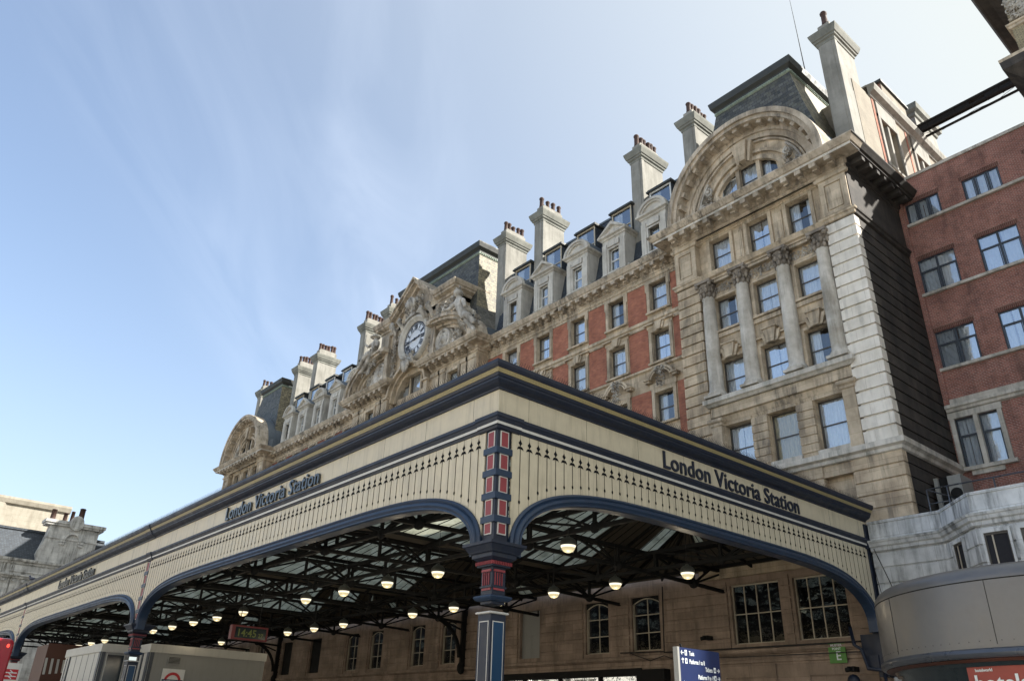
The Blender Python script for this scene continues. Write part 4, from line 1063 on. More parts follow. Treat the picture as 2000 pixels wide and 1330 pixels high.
# tower mansard with bell-cast foot
lv = [(29.2, 9.0, 34.0), (30.2, 8.5, 34.1), (31.3, 7.8, 34.25), (32.4, 7.1, 34.4), (33.6, 6.6, 34.6), (35.4, 6.35, 34.8), (38.8, 6.10, 35.0), (39.3, 6.05, 35.05)]
mn = MB(); yb = 38.9
for i in range(len(lv)-1):
    z0, h0, f0 = lv[i]; z1, h1, f1 = lv[i+1]; b0 = 2*yb-f0; b1 = 2*yb-f1
    mn.quad((CT-h0, f0, z0), (CT+h0, f0, z0), (CT+h1, f1, z1), (CT-h1, f1, z1), 0)
    mn.quad((CT+h0, f0, z0), (CT+h0, b0, z0), (CT+h1, b1, z1), (CT+h1, f1, z1), 1 if z0 > 33 else 0)  # painted sunlight on the upper courses only, lower ones stay dark
    mn.quad((CT-h0, b0, z0), (CT-h0, f0, z0), (CT-h1, f1, z1), (CT-h1, b1, z1), 0)
    mn.quad((CT+h0, b0, z0), (CT-h0, b0, z0), (CT-h1, b1, z1), (CT+h1, b1, z1), 0)
mn.build('mansard_roof', ['slate', 'slate_sunlit'], hotel)
mc = MB(); h = 6.05; fy = 35.05; by = 2*yb-fy
pth = [(CT-h, fy), (CT+h, fy), (CT+h, by), (CT-h, by)]
mc.sweep(pth, [(0, 39.1), (.09, 39.14), (.09, 39.36), (0, 39.4)], 1, True)
mc.sweep(pth, [(.02, 39.38), (.04, 39.6), (.30, 39.78), (.40, 40.16), (.40, 40.26), (0, 40.34)], 0, True)
mc.quad((CT-h, fy, 40.34), (CT+h, fy, 40.34), (CT+h, by, 40.34), (CT-h, by, 40.34), 0)
for i in range(70): t = CT-h+2*h*(i+.5)/70; mc.blob((t, fy-.10, 39.25), .07, .06, .09, 1, 6)
for i in range(40): t = fy+(by-fy)*(i+.5)/40; mc.blob((CT+h+.10, t, 39.25), .07, .06, .09, 1, 6)
mc.build('roof_cornice', ['darktrim', 'copper'], hotel)
ps = MB(); ps.box(-61.9, -58.4, PW+.5, 35.6, ZC+.02, ZC+1.0); ps.box(-46.3, -42.6, PW+.5, 35.6, ZC+.02, ZC+1.0); ps.build('parapet_block', 'lead', hotel)

# ---------- wing mansards and dormers
for xl, xr in ((-43.3, -24.1), (-80.6, -61.5)):
    m_ = MB()
    m_.quad((xl, 34.55, 28.9), (xr, 34.55, 28.9), (xr, 36.0, 35.75), (xl, 36.0, 35.75)); m_.quad((xl, 33.3, 28.97), (xr, 33.3, 28.97), (xr, 34.6, 29.0), (xl, 34.6, 29.0), 1)
    m_.quad((xl, 36.0, 35.75), (xr, 36.0, 35.75), (xr, 41.5, 36.4), (xl, 41.5, 36.4), 1)
    m_.quad((xl, 44, 29), (xr, 44, 29), (xr, 41.5, 36.4), (xl, 41.5, 36.4))
    m_.box(xl, xr, 35.93, 36.08, 35.72, 35.88, 1)
    m_.build('mansard_roof', ['slate_blue', 'lead'], hotel)
def stone_dormer(c, kind, var, white):
    y = 34.05; m_ = MB(); key = ('sd', kind)
    m_.box(c-1.02, c-.56, y, y+1.6, 28.98, 32.35); m_.box(c+.56, c+1.02, y, y+1.6, 28.98, 32.35)
    m_.box(c-1.02, c-.62, y-.07, y, 28.98, 31.95); m_.box(c+.62, c+1.02, y-.07, y, 28.98, 31.95)
    m_.box(c-.56, c+.56, y+.02, y+1.6, 31.55, 32.35); m_.box(c-.5, c+.5, y-.10, y+.02, 31.62, 32.05); m_.box(c-.62, c+.62, y-.05, y+.02, 31.45, 31.56)
    m_.box(c-.60, c-.56+.1, y-.04, y+.2, 28.98, 31.5); m_.box(c+.46, c+.60, y-.04, y+.2, 28.98, 31.5); m_.box(c-.5, c+.5, y-.1, y+.3, 28.98, 29.62)
    m_.sweep([(c-1.02, y+1.5), (c-1.02, y), (c+1.02, y), (c+1.02, y+1.5)], [(0, 32.3), (.08, 32.34), (.10, 32.44), (.26, 32.50), (.28, 32.62), (0, 32.64)])
    rf = MB()
    if kind == 'seg':
        m_.ringseg(c, 32.6, 1.00, 1.22, y-.22, y+.1, 0, PI, 18, 0, .86); m_.ringseg(c, 32.6, .84, 1.02, y-.12, y+.1, 0, PI, 18, 0, .86)
        m_.poly([(c+.9*math.cos(PI*k/12), 32.6+.77*math.sin(PI*k/12)) for k in range(13)], y+.02, y+.3)
        rf.ringseg(c, 32.6, .4, 1.20, y+.10, y+2.0, 0, PI, 18, 0, .86)
    else:
        for sg in (-1, 1):
            a = Vector((c+sg*1.32, y-.08, 32.62)); b = Vector((c, y-.08, 33.58)); 
            m_.add([(a.x, y-.26, a.z), (b.x, y-.26, b.z), (b.x, y+.1, b.z), (a.x, y+.1, a.z), (a.x-sg*.05, y-.26, a.z-.02), (b.x, y-.26, b.z-.26), (b.x, y+.1, b.z-.26), (a.x-sg*.3, y+.1, a.z-.02)], [(0,1,2,3),(7,6,5,4),(0,4,5,1),(1,5,6,2),(2,6,7,3),(3,7,4,0)])
        m_.poly([(c-1.0, 32.6), (c+1.0, 32.6), (c, 33.35)], y-.02, y+.2)
        rf.poly([(c-1.32, 32.60), (c+1.32, 32.60), (c, 33.56)], y+.1, y+2.2)
    g = random.Random(int(c*7)); 
    # consoles at the foot
    for sg in (-1, 1): m_.blob((c+sg*1.12, y+.15, 29.25), .12, .18, .3, 0, 8); m_.blob((c+sg*1.18, y+.15, 29.6), .1, .16, .16, 0, 8)
    d = m_.build('dormer', 'stone_dormer', hotel); rf.build('dormer_roof', 'lead', d)
    w = MB(); z0, z1 = 29.62, 31.5; x0, x1 = c-.47, c+.47
    fr = 'sash_white' if white else 'sash'
    w.box(x0, x0+.07, y+.2, y+.28, z0, z1); w.box(x1-.07, x1, y+.2, y+.28, z0, z1); w.box(x0+.07, x1-.07, y+.2, y+.28, z1-.08, z1); w.box(x0+.07, x1-.07, y+.2, y+.28, z0, z0+.07); w.box(x0+.07, x1-.07, y+.19, y+.27, (z0+z1)/2-.04, (z0+z1)/2+.04)
    w.build('window_frame', fr, d)
    p = MB(); p.quad((x0, y+.24, z0), (x1, y+.24, z0), (x1, y+.24, z1), (x0, y+.24, z1)); p.build('pane', 'pane', d)
    cu = MB(); curtain_mesh(cu, x0, x1, z0, z1, y+.42, seed=var, gap=(c-.12, c+.22) if var % 2 else (c+.05, c+.3)); cu.quad((x0, y+.9, z0), (x1, y+.9, z0), (x1, y+.9, z1), (x0, y+.9, z1), 1); cu.build('curtain', ['curtain', 'room'], d)
def upper_dormer(c, white):
    y = 35.02; x0, x1 = c-.90, c+.90; z0, z1 = 32.5, 35.05
    b = MB(); b.box(x0, x0+.10, y, y+1.2, z0, z1); b.box(x1-.10, x1, y, y+1.2, z0, z1); b.box(x0+.1, x1-.1, y, y+1.2, z1-.1, z1); b.box(x0+.1, x1-.1, y-.02, y+.4, z0-.12, z0)
    d = b.build('upper_dormer', 'slate_blue', hotel)
    rf = MB(); rf.box(x0-.18, x1+.18, y-.22, y+1.8, z1, z1+.12); rf.box(x0-.12, x1+.12, y-.14, y+1.8, z1+.12, z1+.24); rf.build('dormer_roof', 'darktrim', d)
    w = MB(); t = .1
    w.box(x0, x0+t, y-.05, y-.001, z0, z1); w.box(x1-t, x1, y-.05, y-.001, z0, z1); w.box(x0+t, x1-t, y-.05, y+.05, z1-t, z1); w.box(x0+t, x1-t, y-.05, y+.05, z0, z0+.08)
    w.box(x0+t, x1-t, y-.03, y+.05, (z0+z1)/2-.2, (z0+z1)/2-.12)
    w.build('window_frame', 'sash_white' if white else 'glazingbar', d)
    p = MB(); p.quad((x0+.05, y+.02, z0), (x1-.05, y+.02, z0), (x1-.05, y+.02, z1), (x0+.05, y+.02, z1)); p.build('pane', 'pane', d)
    cu = MB(); curtain_mesh(cu, x0+.1, x1-.1, z0, z1-.1, y+.2, seed=int(c*3), gap=(c-.15, c+.75)); cu.quad((x0+.1, y+1.0, z0), (x1-.1, y+1.0, z0), (x1-.1, y+1.0, z1), (x0+.1, y+1.0, z1), 1); cu.build('curtain', ['curtain', 'room'], d)
for i, c in enumerate(COLS):
    stone_dormer(c, 'seg' if i % 2 == 0 else 'ped', i, i in (1, 2, 3)); upper_dormer(c, i == 0)
for i, c in enumerate(LCOLS):
    stone_dormer(c, 'seg' if i % 2 == 0 else 'ped', i+1, i in (1, 2, 3)); upper_dormer(c, i in (2, 3))

# ---------- chimneys
def chimney(cx, n, zb, first=0):
    y0, y1 = 35.2, 37.55; yc0, yc1 = 34.87, 38.0
    m_ = MB()
    m_.box(cx-.50, cx+.50, y0, y1, zb, 38.7)
    # corner strips framing a sunk panel on the flank
    m_.box(cx+.50, cx+.53, y0, y0+.28, zb, 38.7); m_.box(cx-.42, cx+.32, y0-.03, y0, zb, 38.7)
    m_.box(cx-.52, cx+.52, y0+.05, y1+1.2, zb, 35.3)
    pth = [(cx-.50, y0), (cx+.50, y0), (cx+.50, y1), (cx-.50, y1)]
    m_.sweep(pth, [(0, 38.62), (.05, 38.66), (.07, 38.84), (.16, 38.90), (.18, 39.02), (.24, 39.06), (.35, 39.42), (.37, 39.55), (0, 39.66)], 1, True)
    m_.box(cx-.36, cx+.36, y0+.10, y1-.08, 39.6, 40.28, 0); m_.box(cx-.34, cx+.34, y0+.2, y1-.2, 40.28, 40.4, 0)
    ch = m_.build('chimney', ['stone_grey', 'stone_cap'], hotel)
    g = random.Random(int(cx*13))
    for i in range(n):
        yy = y0+.28+(y1-y0-.5)*i/max(1, n-1) if n > 1 else y0+.3
        xx = cx+g.uniform(-.09, .09); hh = g.uniform(.74, .98)
        p = MB(); rr = g.uniform(.165, .195)
        p.lathe(xx, yy, [(rr*1.05, 40.3), (rr*1.05, 40.45), (rr*.95, 40.5), (rr*.88, 40.4+hh*.75), (rr*1.12, 40.4+hh*.82), (rr*1.12, 40.4+hh*.9), (rr*.8, 40.4+hh), (rr*.55, 40.4+hh-.02), (rr*.5, 40.4+hh*.7)], 10)
        p.build('chimney_pot', 'pot', ch)
for cx, n in ((-23.85, 6), (-28.5, 6), (-38.8, 4), (-43.4, 5), (-61.35, 4), (-65.9, 6), (-76.2, 6), (-80.9, 6), (-90.95, 5)): chimney(cx, n, 29.0)
chimney(-13.76, 2, 29.0)

# ---------- side storey above the return wall (sunlit)
sb = MB(); X = -13.22
wins = [(39.25, 41.35, 31.3, 35.0), (43.9, 46.0, 31.3, 35.0)]
holes_wall(sb, 36.4, 49.0, 29.0, 36.3, X, wins, .45, 0, 'yz')
sb.box(-21, -13.6, 37.5, 49, 29, 36.3); sb.quad((X, 36.4, 29), (-13.6, 36.4, 29), (-13.6, 36.4, 36.3), (X, 36.4, 36.3))
sb.build('side_storey_wall', 'stone_cream', hotel)
bs = MB()
for a, b in ((38.6, 38.85), (42.9, 43.12), (47.6, 47.8)): bs.box(X-.02, X+.03, a, b, 29.9, 36.2)
bs.build('red_brick_strip', 'brick', hotel)
tb = MB()
tb.sweep([(X, 38.4), (X, 49)], [(0, 36.2), (.10, 36.25), (.12, 36.42), (.38, 36.55), (.46, 36.85), (.46, 37.02), (0, 37.1)]); tb.box(-21, X, 38.4, 49, 37.0, 37.12)
for a, b, z0, z1 in wins:
    tb.box(X-.02, X+.10, a-.28, a, z0-.1, z1+.2); tb.box(X-.02, X+.10, b, b+.28, z0-.1, z1+.2); tb.box(X-.02, X+.105, a-.28, b+.28, z1, z1+.35); tb.box(X-.02, X+.26, a-.35, b+.35, z0-.26, z0-.08)
    tb.box(X-.3, X+.03, (a+b)/2-.12, (a+b)/2+.12, z0, z1); tb.box(X-.02, X+.08, a-.2, b+.2, z1+.35, 36.2)
tb.build('side_storey_trim', 'stone_grey', hotel)
pn = MB()
for a, b, z0, z1 in wins: pn.box(X-.45, X-.4, a, b, z0, z1)
pn.build('side_storey_window', 'sash', hotel)
at = MB(); at.box(-18.5, -13.35, 41.2, 44.6, 37.1, 39.25, 0); at.box(-18.7, -13.2, 41.0, 44.8, 39.25, 39.42, 1); at.box(-13.36, -13.33, 41.2, 44.6, 37.1, 39.25, 2)
at.build('attic_room', ['brick_dark', 'darktrim', 'stone_cream'], hotel)
c2 = MB(); c2.box(-14.3, -13.3, 46.0, 49.3, 36.5, 39.6); c2.sweep([(-14.3, 46.0), (-13.3, 46.0), (-13.3, 49.3), (-14.3, 49.3)], [(0, 39.4), (.1, 39.5), (.14, 39.7), (.34, 39.9), (.4, 40.3), (0, 40.45)], 1, True); c2.box(-14.1, -13.5, 46.2, 49.1, 40.4, 40.7)
c2.build('chimney', ['stone_grey', 'stone_cap'], hotel)
# roof slab closing the building and back mass
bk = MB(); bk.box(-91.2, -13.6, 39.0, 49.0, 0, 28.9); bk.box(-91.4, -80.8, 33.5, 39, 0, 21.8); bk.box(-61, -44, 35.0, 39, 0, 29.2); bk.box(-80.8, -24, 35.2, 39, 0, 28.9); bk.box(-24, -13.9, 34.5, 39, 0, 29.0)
bk.build('rear_block', 'stone_soot_shade', hotel)
# copper downpipe + louvred box beside right chimney
bx = MB(); bx.box(-14.9, -14.3, 34.0, 34.9, 29.2, 30.9); bx.box(-14.25, -14.1, 34.0, 34.7, 29.5, 30.7); bx.build('roof_plant_box', 'cabin', hotel)

# ---------- hotel ground storey behind the canopy
GY = 33.3
gr = MB(); tri = MB()
gw = [(-19.43, -16.83), (-22.77, -19.98), (-29.01, -26.95), (-32.41, -30.5), (-37.93, -36.0), (-45.94, -44.2), (-49.61, -47.8), (-55.09, -53.2), (-58.52, -56.7), (-64.64, -62.6), (-69.83, -67.8), (-75.0, -73.2), (-78.5, -76.7), (-84, -82), (-88, -86.2)]
holes = [(a+.12, b-.05, 5.62, 8.28) for a, b in gw]
shops = [(-51.5, -41.5, .4, 4.55), (-40.5, -28.3, .4, 4.75)]
holes_wall(gr, -97, -15.16, 0, 9.9, GY, holes+shops, .38)
hh = .52
# coursed joints as thin raised courses
for j in range(6):
    z0 = 5.36+hh*j
    xs = [-97]+sorted([v for a, b in gw for v in (a-.02, b+.10)])+[-15.3]
    for i in range(0, len(xs), 2):
        if xs[i+1]-xs[i] > .2: gr.box(xs[i]+.02, xs[i+1]-.02, GY-.08, GY+.02, z0+.035, z0+hh-.035)
gr.build('ground_storey_wall', 'stone_dim', hotel)
tri.sweep([(-97, GY), (-15.2, GY)], [(0, 5.12), (.12, 5.16), (.22, 5.24), (.22, 5.36), (0, 5.42)])
tri.sweep([(-97, GY), (-15.2, GY)], [(0, 4.78), (.06, 4.80), (.06, 4.92), (0, 4.95)])
for a, b in ((-26.4, -24.6), (-23.8, -20.6), (-19.6, -16)): tri.box(a, b, GY-.07, GY, 4.2, 4.72); tri.box(a, a+.6, GY-.06, GY, .3, 4.2); tri.box(b-.5, b, GY-.06, GY, .3, 4.2)
tri.build('ground_storey_stringcourse', 'stone_dim', hotel)
for i, (a, b) in enumerate(gw):
    a += .12; b -= .05; c = (a+b)/2
    if i < 2: sash_window(hotel, c, GY+.18, 5.62, 8.28, b-a, 'grid', 'glazingbar', 7, curt=None, bars=(4, 2), pane='pane_dark')
    elif i == 4: 
        d = MB(); d.box(a, b, GY+.2, GY+.26, 5.62, 8.28); d.box((a+b)/2-.01, (a+b)/2+.01, GY+.19, GY+.2, 5.62, 6.9); d.box(a, b, GY+.19, GY+.2, 6.9, 6.92); d.build('boarded_window', 'cabin', hotel)
    elif i in (9, 10):
        d = MB(); d.box(a, b, GY+.2, GY+.26, 5.62, 8.28); d.build('shuttered_window', 'iron', hotel)
    else:
        sash_window(hotel, c, GY+.2, 5.62, 8.28, round(b-a, 1), 'grid', 'glazingbar', 8, curt=None, bars=(2, 3), pane='pane_dark')
    if 2 <= i < 9 and i != 4:   # segmental head inside the frame
        d = MB(); w = (b-a)/2
        pts = [(c-w, 8.28), (c-w, 7.95)]+[(c-w+2*w*k/8, 7.95+.27*math.sin(PI*k/8)) for k in range(9)]+[(c+w, 7.95), (c+w, 8.28)]
        d.poly(pts[:1]+[(c-w, 7.95)]+[(c-w+2*w*k/8, 7.96+.27*math.sin(PI*k/8)) for k in range(1, 8)]+[(c+w, 7.95), (c+w, 8.28)], GY+.12, GY+.2, 0); d.tube([(c-w+2*w*k/10, GY+.15, 7.93+.27*math.sin(PI*k/10)) for k in range(11)], .035, 6, 1); d.tube([(c-w+.03, GY+.15, 5.65), (c-w+.03, GY+.15, 7.95)], .035, 6, 1); d.tube([(c+w-.03, GY+.15, 5.65), (c+w-.03, GY+.15, 7.95)], .035, 6, 1); d.build('window_head', ['iron', 'glazingbar'], hotel)
for a, b, z0, z1 in shops:
    s1 = MB(); s1.box(a, b, GY-.10, GY+.3, z1-.28, z1+.06)
    n = max(2, int((b-a)/3))
    for i in range(n+1): X_ = a+(b-a)*i/n; s1.box(X_-.07, X_+.07, GY+.02, GY+.2, z0, z1-.28)
    sh = s1.build('shopfront', 'iron', hotel)
    p = MB()
    for i in range(n):
        xa = a+(b-a)*i/n+.07; xb = a+(b-a)*(i+1)/n-.07; tl = .035*math.sin(i*2.3)
        p.quad((xa, GY+.14, z0), (xb, GY+.14+tl*.6, z0), (xb, GY+.14+tl, z1-.28), (xa, GY+.14+tl*.4, z1-.28))
    p.build('pane', 'pane_shop', sh)
    q = MB(); q.quad((a, GY+1.5, z0), (b, GY+1.5, z0), (b, GY+1.5, z1), (a, GY+1.5, z1)); q.build('room_interior', 'room', sh)
dk = MB(); dk.box(-28.3, -26.5, GY-.5, GY-.01, 0, 4.7); dk.box(-28.3+.2, -26.7, GY-.52, GY-.5, .3, 4.3); dk.build('dark_doorway_hood', 'iron', hotel)
# ================================================================== STATION CANOPY
CXE, CYF, CYB = -15.28, 12.5, 32.75          # east edge, front edge, back edge
BAY = 27.25
canopy = thing('station_canopy', 'cream and navy cast iron station canopy with pierced boards and trussed glass roof', 'canopy', (-56, 22, 0))
PIERS = [CXE-BAY*k for k in range(4)]
class Side:
    """local frame: s runs along the front, o is outwards"""
    def __init__(s, kind): s.k = kind
    def P(s, a, o, z): return (CXE-a, CYF-o, z) if s.k == 'F' else (CXE+o, CYF+a, z)
    def box(s, mb, a0, a1, o0, o1, z0, z1, mi=0):
        p, q = s.P(a0, o0, z0), s.P(a1, o1, z1)
        mb.box(min(p[0], q[0]), max(p[0], q[0]), min(p[1], q[1]), max(p[1], q[1]), z0, z1, mi)
FR, SD = Side('F'), Side('S')
def arch_z(t, top, n, zb=5.95):
    return zb+(top-zb)*max(0.0, 1-abs(t)**n)**.5
def valance(side, a0, a1, top, n, name_mat='cream', stop=None):
    """a0,a1: clear opening edges along the side"""
    mb = MB(); mid, hw = (a0+a1)/2, (a1-a0)/2
    # boards
    N = int((a1-a0)/.165); st = (a1-a0)/N
    az = lambda a: arch_z((a-mid)/hw*1.0, top, n)
    aa = [a0+st*i for i in range(N+1)]
    # extra samples in the steep corners
    aa = sorted(set([round(v, 4) for v in aa]+[round(a0+.05*i, 4) for i in range(1, 8)]+[round(a1-.05*i, 4) for i in range(1, 8)]))
    for i in range(len(aa)-1):
        a, b = aa[i], aa[i+1]
        mb.quad(side.P(a, .0, az(a)), side.P(b, .0, az(b)), side.P(b, .0, 8.98), side.P(a, .0, 8.98), 0)
        mb.quad(side.P(a, -.04, az(a)), side.P(b, -.04, az(b)), side.P(b, -.04, 8.98), side.P(a, -.04, 8.98), 0)
    np_ = int(round((a1-a0-.25)/.332)); ps = (a1-a0-.25)/np_
    for i in range(np_):
        a = a0+.125+ps*(i+.5); zt = az(a)
        side.box(mb, a-.004, a+.004, .0, .003, zt+.02, 8.94, 1)
        # pierced fleur-de-lis with long stem and drop
        def pol(pts, o=.006):
            vs = [side.P(a+p[0], o, p[1]) for p in pts]; mb.add(vs, [tuple(range(len(vs)))], 1)
        zf = 8.62; k = 1.0
        pol([(0, zf+.17), (.028, zf+.10), (.072, zf+.05), (.03, zf+.0), (0, zf-.06), (-.03, zf), (-.072, zf+.05), (-.028, zf+.10)])
        for sg in (-1, 1): pol([(0, zf-.05), (sg*.06, zf-.05), (sg*.105, zf-.10), (sg*.115, zf-.16), (sg*.07, zf-.125), (sg*.03, zf-.13), (0, zf-.10)], .0065)
        zd = min(max(zt+.24, 7.05), 8.30)
        if zd < zf-.2:
            pol([(-.011, zd), (.011, zd), (.011, zf-.08), (-.011, zf-.08)], .007)
            pol([(0, zd-.075), (.036, zd-.02), (.028, zd+.03), (0, zd+.05), (-.028, zd+.03), (-.036, zd-.02)], .0075)
    mb.build('pierced_valance', ['cream', 'hole'], canopy)
    # moulded arch rib
    rb = MB(); M_ = 72
    ts = [math.sin(PI/2*(-1+2*i/M_)) for i in range(M_+1)]
    pts = [(mid+hw*t, arch_z(t, top, n)) for t in ts]
    pts = [(a0, 5.60)]+pts+[(a1, 5.60)]
    prof = [(.0, -.10), (.015, .055), (-.045, .105), (-.10, .07), (-.13, .12), (-.20, .145), (-.27, .10), (-.315, .11), (-.34, .05), (-.34, -.30), (.0, -.30)]
    rings = []
    for i, (a, z) in enumerate(pts):
        p0 = pts[max(0, i-1)]; p1 = pts[min(len(pts)-1, i+1)]
        d = Vector((p1[0]-p0[0], p1[1]-p0[1])).normalized(); nrm = Vector((-d.y, d.x))
        if nrm.y < -.01: nrm = -nrm
        nn = nrm
        rings.append([side.P(a+nn.x*rr, oo, z+nn.y*rr) for rr, oo in prof])
    k = len(prof)
    for i in range(len(rings)-1):
        for j in range(k): rb.add([rings[i][j], rings[i+1][j], rings[i+1][(j+1) % k], rings[i][(j+1) % k]], [(0,1,2,3)], 0, j not in (0, 9, 10))
    rb.build('arch_rib', 'blue', canopy)
def entab(side, a0, a1, m_, step=None):
    """mouldings above the valance between a0 and a1"""
    P = side
    # lower band: navy - white - navy
    def run(prof, mi, b0=a0, b1=a1):
        vs0 = [side.P(b0, o_, z) for o_, z in prof]; vs1 = [side.P(b1, o_, z) for o_, z in prof]
        for i in range(len(prof)-1): m_.add([vs0[i], vs1[i], vs1[i+1], vs0[i+1]], [(0,1,2,3)], mi if isinstance(mi, int) else mi[i])
        m_.add(vs0, [tuple(range(len(prof)))], mi if isinstance(mi, int) else mi[-1]); m_.add(vs1, [tuple(range(len(prof)-1, -1, -1))], mi if isinstance(mi, int) else mi[-1])
    run([(0, 8.90), (.03, 8.91), (.05, 8.97), (.085, 8.985), (.085, 9.065), (.105, 9.075), (.14, 9.15), (.17, 9.17), (.17, 9.26), (0.0, 9.29)], [1, 1, 1, 2, 1, 1, 1, 1, 1, 1])
    # frieze board
    m_.quad(side.P(a0, .0, 9.28), side.P(a1, .0, 9.28), side.P(a1, .0, 10.05), side.P(a0, .0, 10.05), 0)
    t = a0+1.1
    while t < a1-.5:
        side.box(m_, t-.004, t+.004, .0, .003, 9.29, 10.04, 4); t += 2.31
    # cornice
    run([(0, 10.02), (.05, 10.028), (.06, 10.075), (.13, 10.107), (.20, 10.139), (.24, 10.178), (.27, 10.202), (.27, 10.265), (.30, 10.277), (.33, 10.352), (.355, 10.36), (.355, 10.399), (.375, 10.407), (.375, 10.447), (.395, 10.454), (.41, 10.478), (.43, 10.486), (.47, 10.557), (.47, 10.652), (.0, 10.699)],
        [1]*9+[3, 3, 3, 3, 3, 1, 1, 1, 1, 1, 1])
# front bays
ent = MB()
for k in range(3):
    valance(FR, BAY*k+.50, BAY*(k+1)-.04, 7.74, 7)
    FRm = MB(); entab(FR, BAY*k+(.0 if k == 0 else .0), BAY*(k+1), ent)
valance(SD, .52, 20.0, 7.90, 5)
entab(SD, .0, CYB-CYF, ent)
ent.build('entablature', ['cream', 'navy', 'white', 'gold', 'hole'], canopy)
# corner returns where the two cornices meet (mitre block) and break-forward blocks over each pier
br = MB()
C1 = [(0, 8.88), (.06, 8.90), (.085, 8.965), (.125, 8.98), (.125, 9.06), (.145, 9.07), (.18, 9.15), (.215, 9.17), (.215, 9.27), (0.02, 9.30)]
mis1 = [1, 1, 1, 2, 1, 1, 1, 1, 1]
CORP = [(0.002, 10.02), (.05, 10.028), (.06, 10.075), (.13, 10.107), (.20, 10.139), (.24, 10.178), (.27, 10.202), (.27, 10.265), (.30, 10.277), (.33, 10.352), (.355, 10.36), (.355, 10.399), (.375, 10.407), (.375, 10.447), (.395, 10.454), (.41, 10.478), (.43, 10.486), (.47, 10.557), (.47, 10.652), (.0, 10.699)]
CORP = [(o_+.003, z) for o_, z in CORP]
misC = [1]*9+[3]*5+[1]*5
br.sweep([(CXE-.75, CYF), (CXE, CYF), (CXE, CYF+.75)], C1, 1, False, mis1)
br.build('corner_ledge', ['cream', 'navy', 'white', 'gold'], canopy)
br = MB()
br.sweep([(CXE-1.2, CYF), (CXE, CYF), (CXE, CYF+1.2)], CORP, 1, False, misC)
br.build('corner_mouldings', ['cream', 'navy', 'white', 'gold'], canopy)
for x in PIERS[1:]:
    br = MB()
    br.sweep([(x-.35, CYF), (x+.30, CYF)], C1, 1, False, mis1)
    br.sweep([(x-.7, CYF), (x, CYF)], [(o_+.02, z) for o_, z in CORP], 1, False, misC); br.sweep([(x+.001, CYF), (x+.07, CYF)], [(o_+.035, z) for o_, z in CORP], 1, False, [1]*19)
    br.build('joint_mouldings', ['cream', 'navy', 'white', 'gold'], canopy)
# bird spikes
sp = MB(); g = random.Random(3)
for i in range(230):
    t = i*.085+.1
    if t < CYB-CYF: 
        for dx in (-.05, .05): sp.bar((CXE+.40, CYF+t, 10.70), (CXE+.42+dx, CYF+t+g.uniform(-.03, .03), 10.80), .006, .006)
for i in range(420):
    t = i*.10+.1
    for dx in (-.05, .05): sp.bar((CXE-t, CYF-.40, 10.70), (CXE-t+g.uniform(-.03, .03), CYF-.42+dx, 10.80), .006, .006)
sp.build('bird_spikes', 'iron', canopy)
# lettering
text_part('London Victoria Station', 'lettering', .80, (-33.35, CYF-.06, 9.385), 'front', canopy, 'letters_pol', .035, .010, width=8.2, space=1.05)
text_part('London Victoria Station', 'lettering', .80, (-61.0, CYF-.06, 9.385), 'front', canopy, 'letters_pol', .035, .010, width=8.2, space=1.05)
text_part('London Victoria Station', 'lettering', .80, (-88.2, CYF-.06, 9.385), 'front', canopy, 'letters_pol', .035, .010, width=8.2, space=1.05)
text_part('London Victoria Station', 'lettering', .80, (CXE+.028, 19.42, 9.385), 'side', canopy, 'navy', .022, .010, width=8.05, space=1.05)
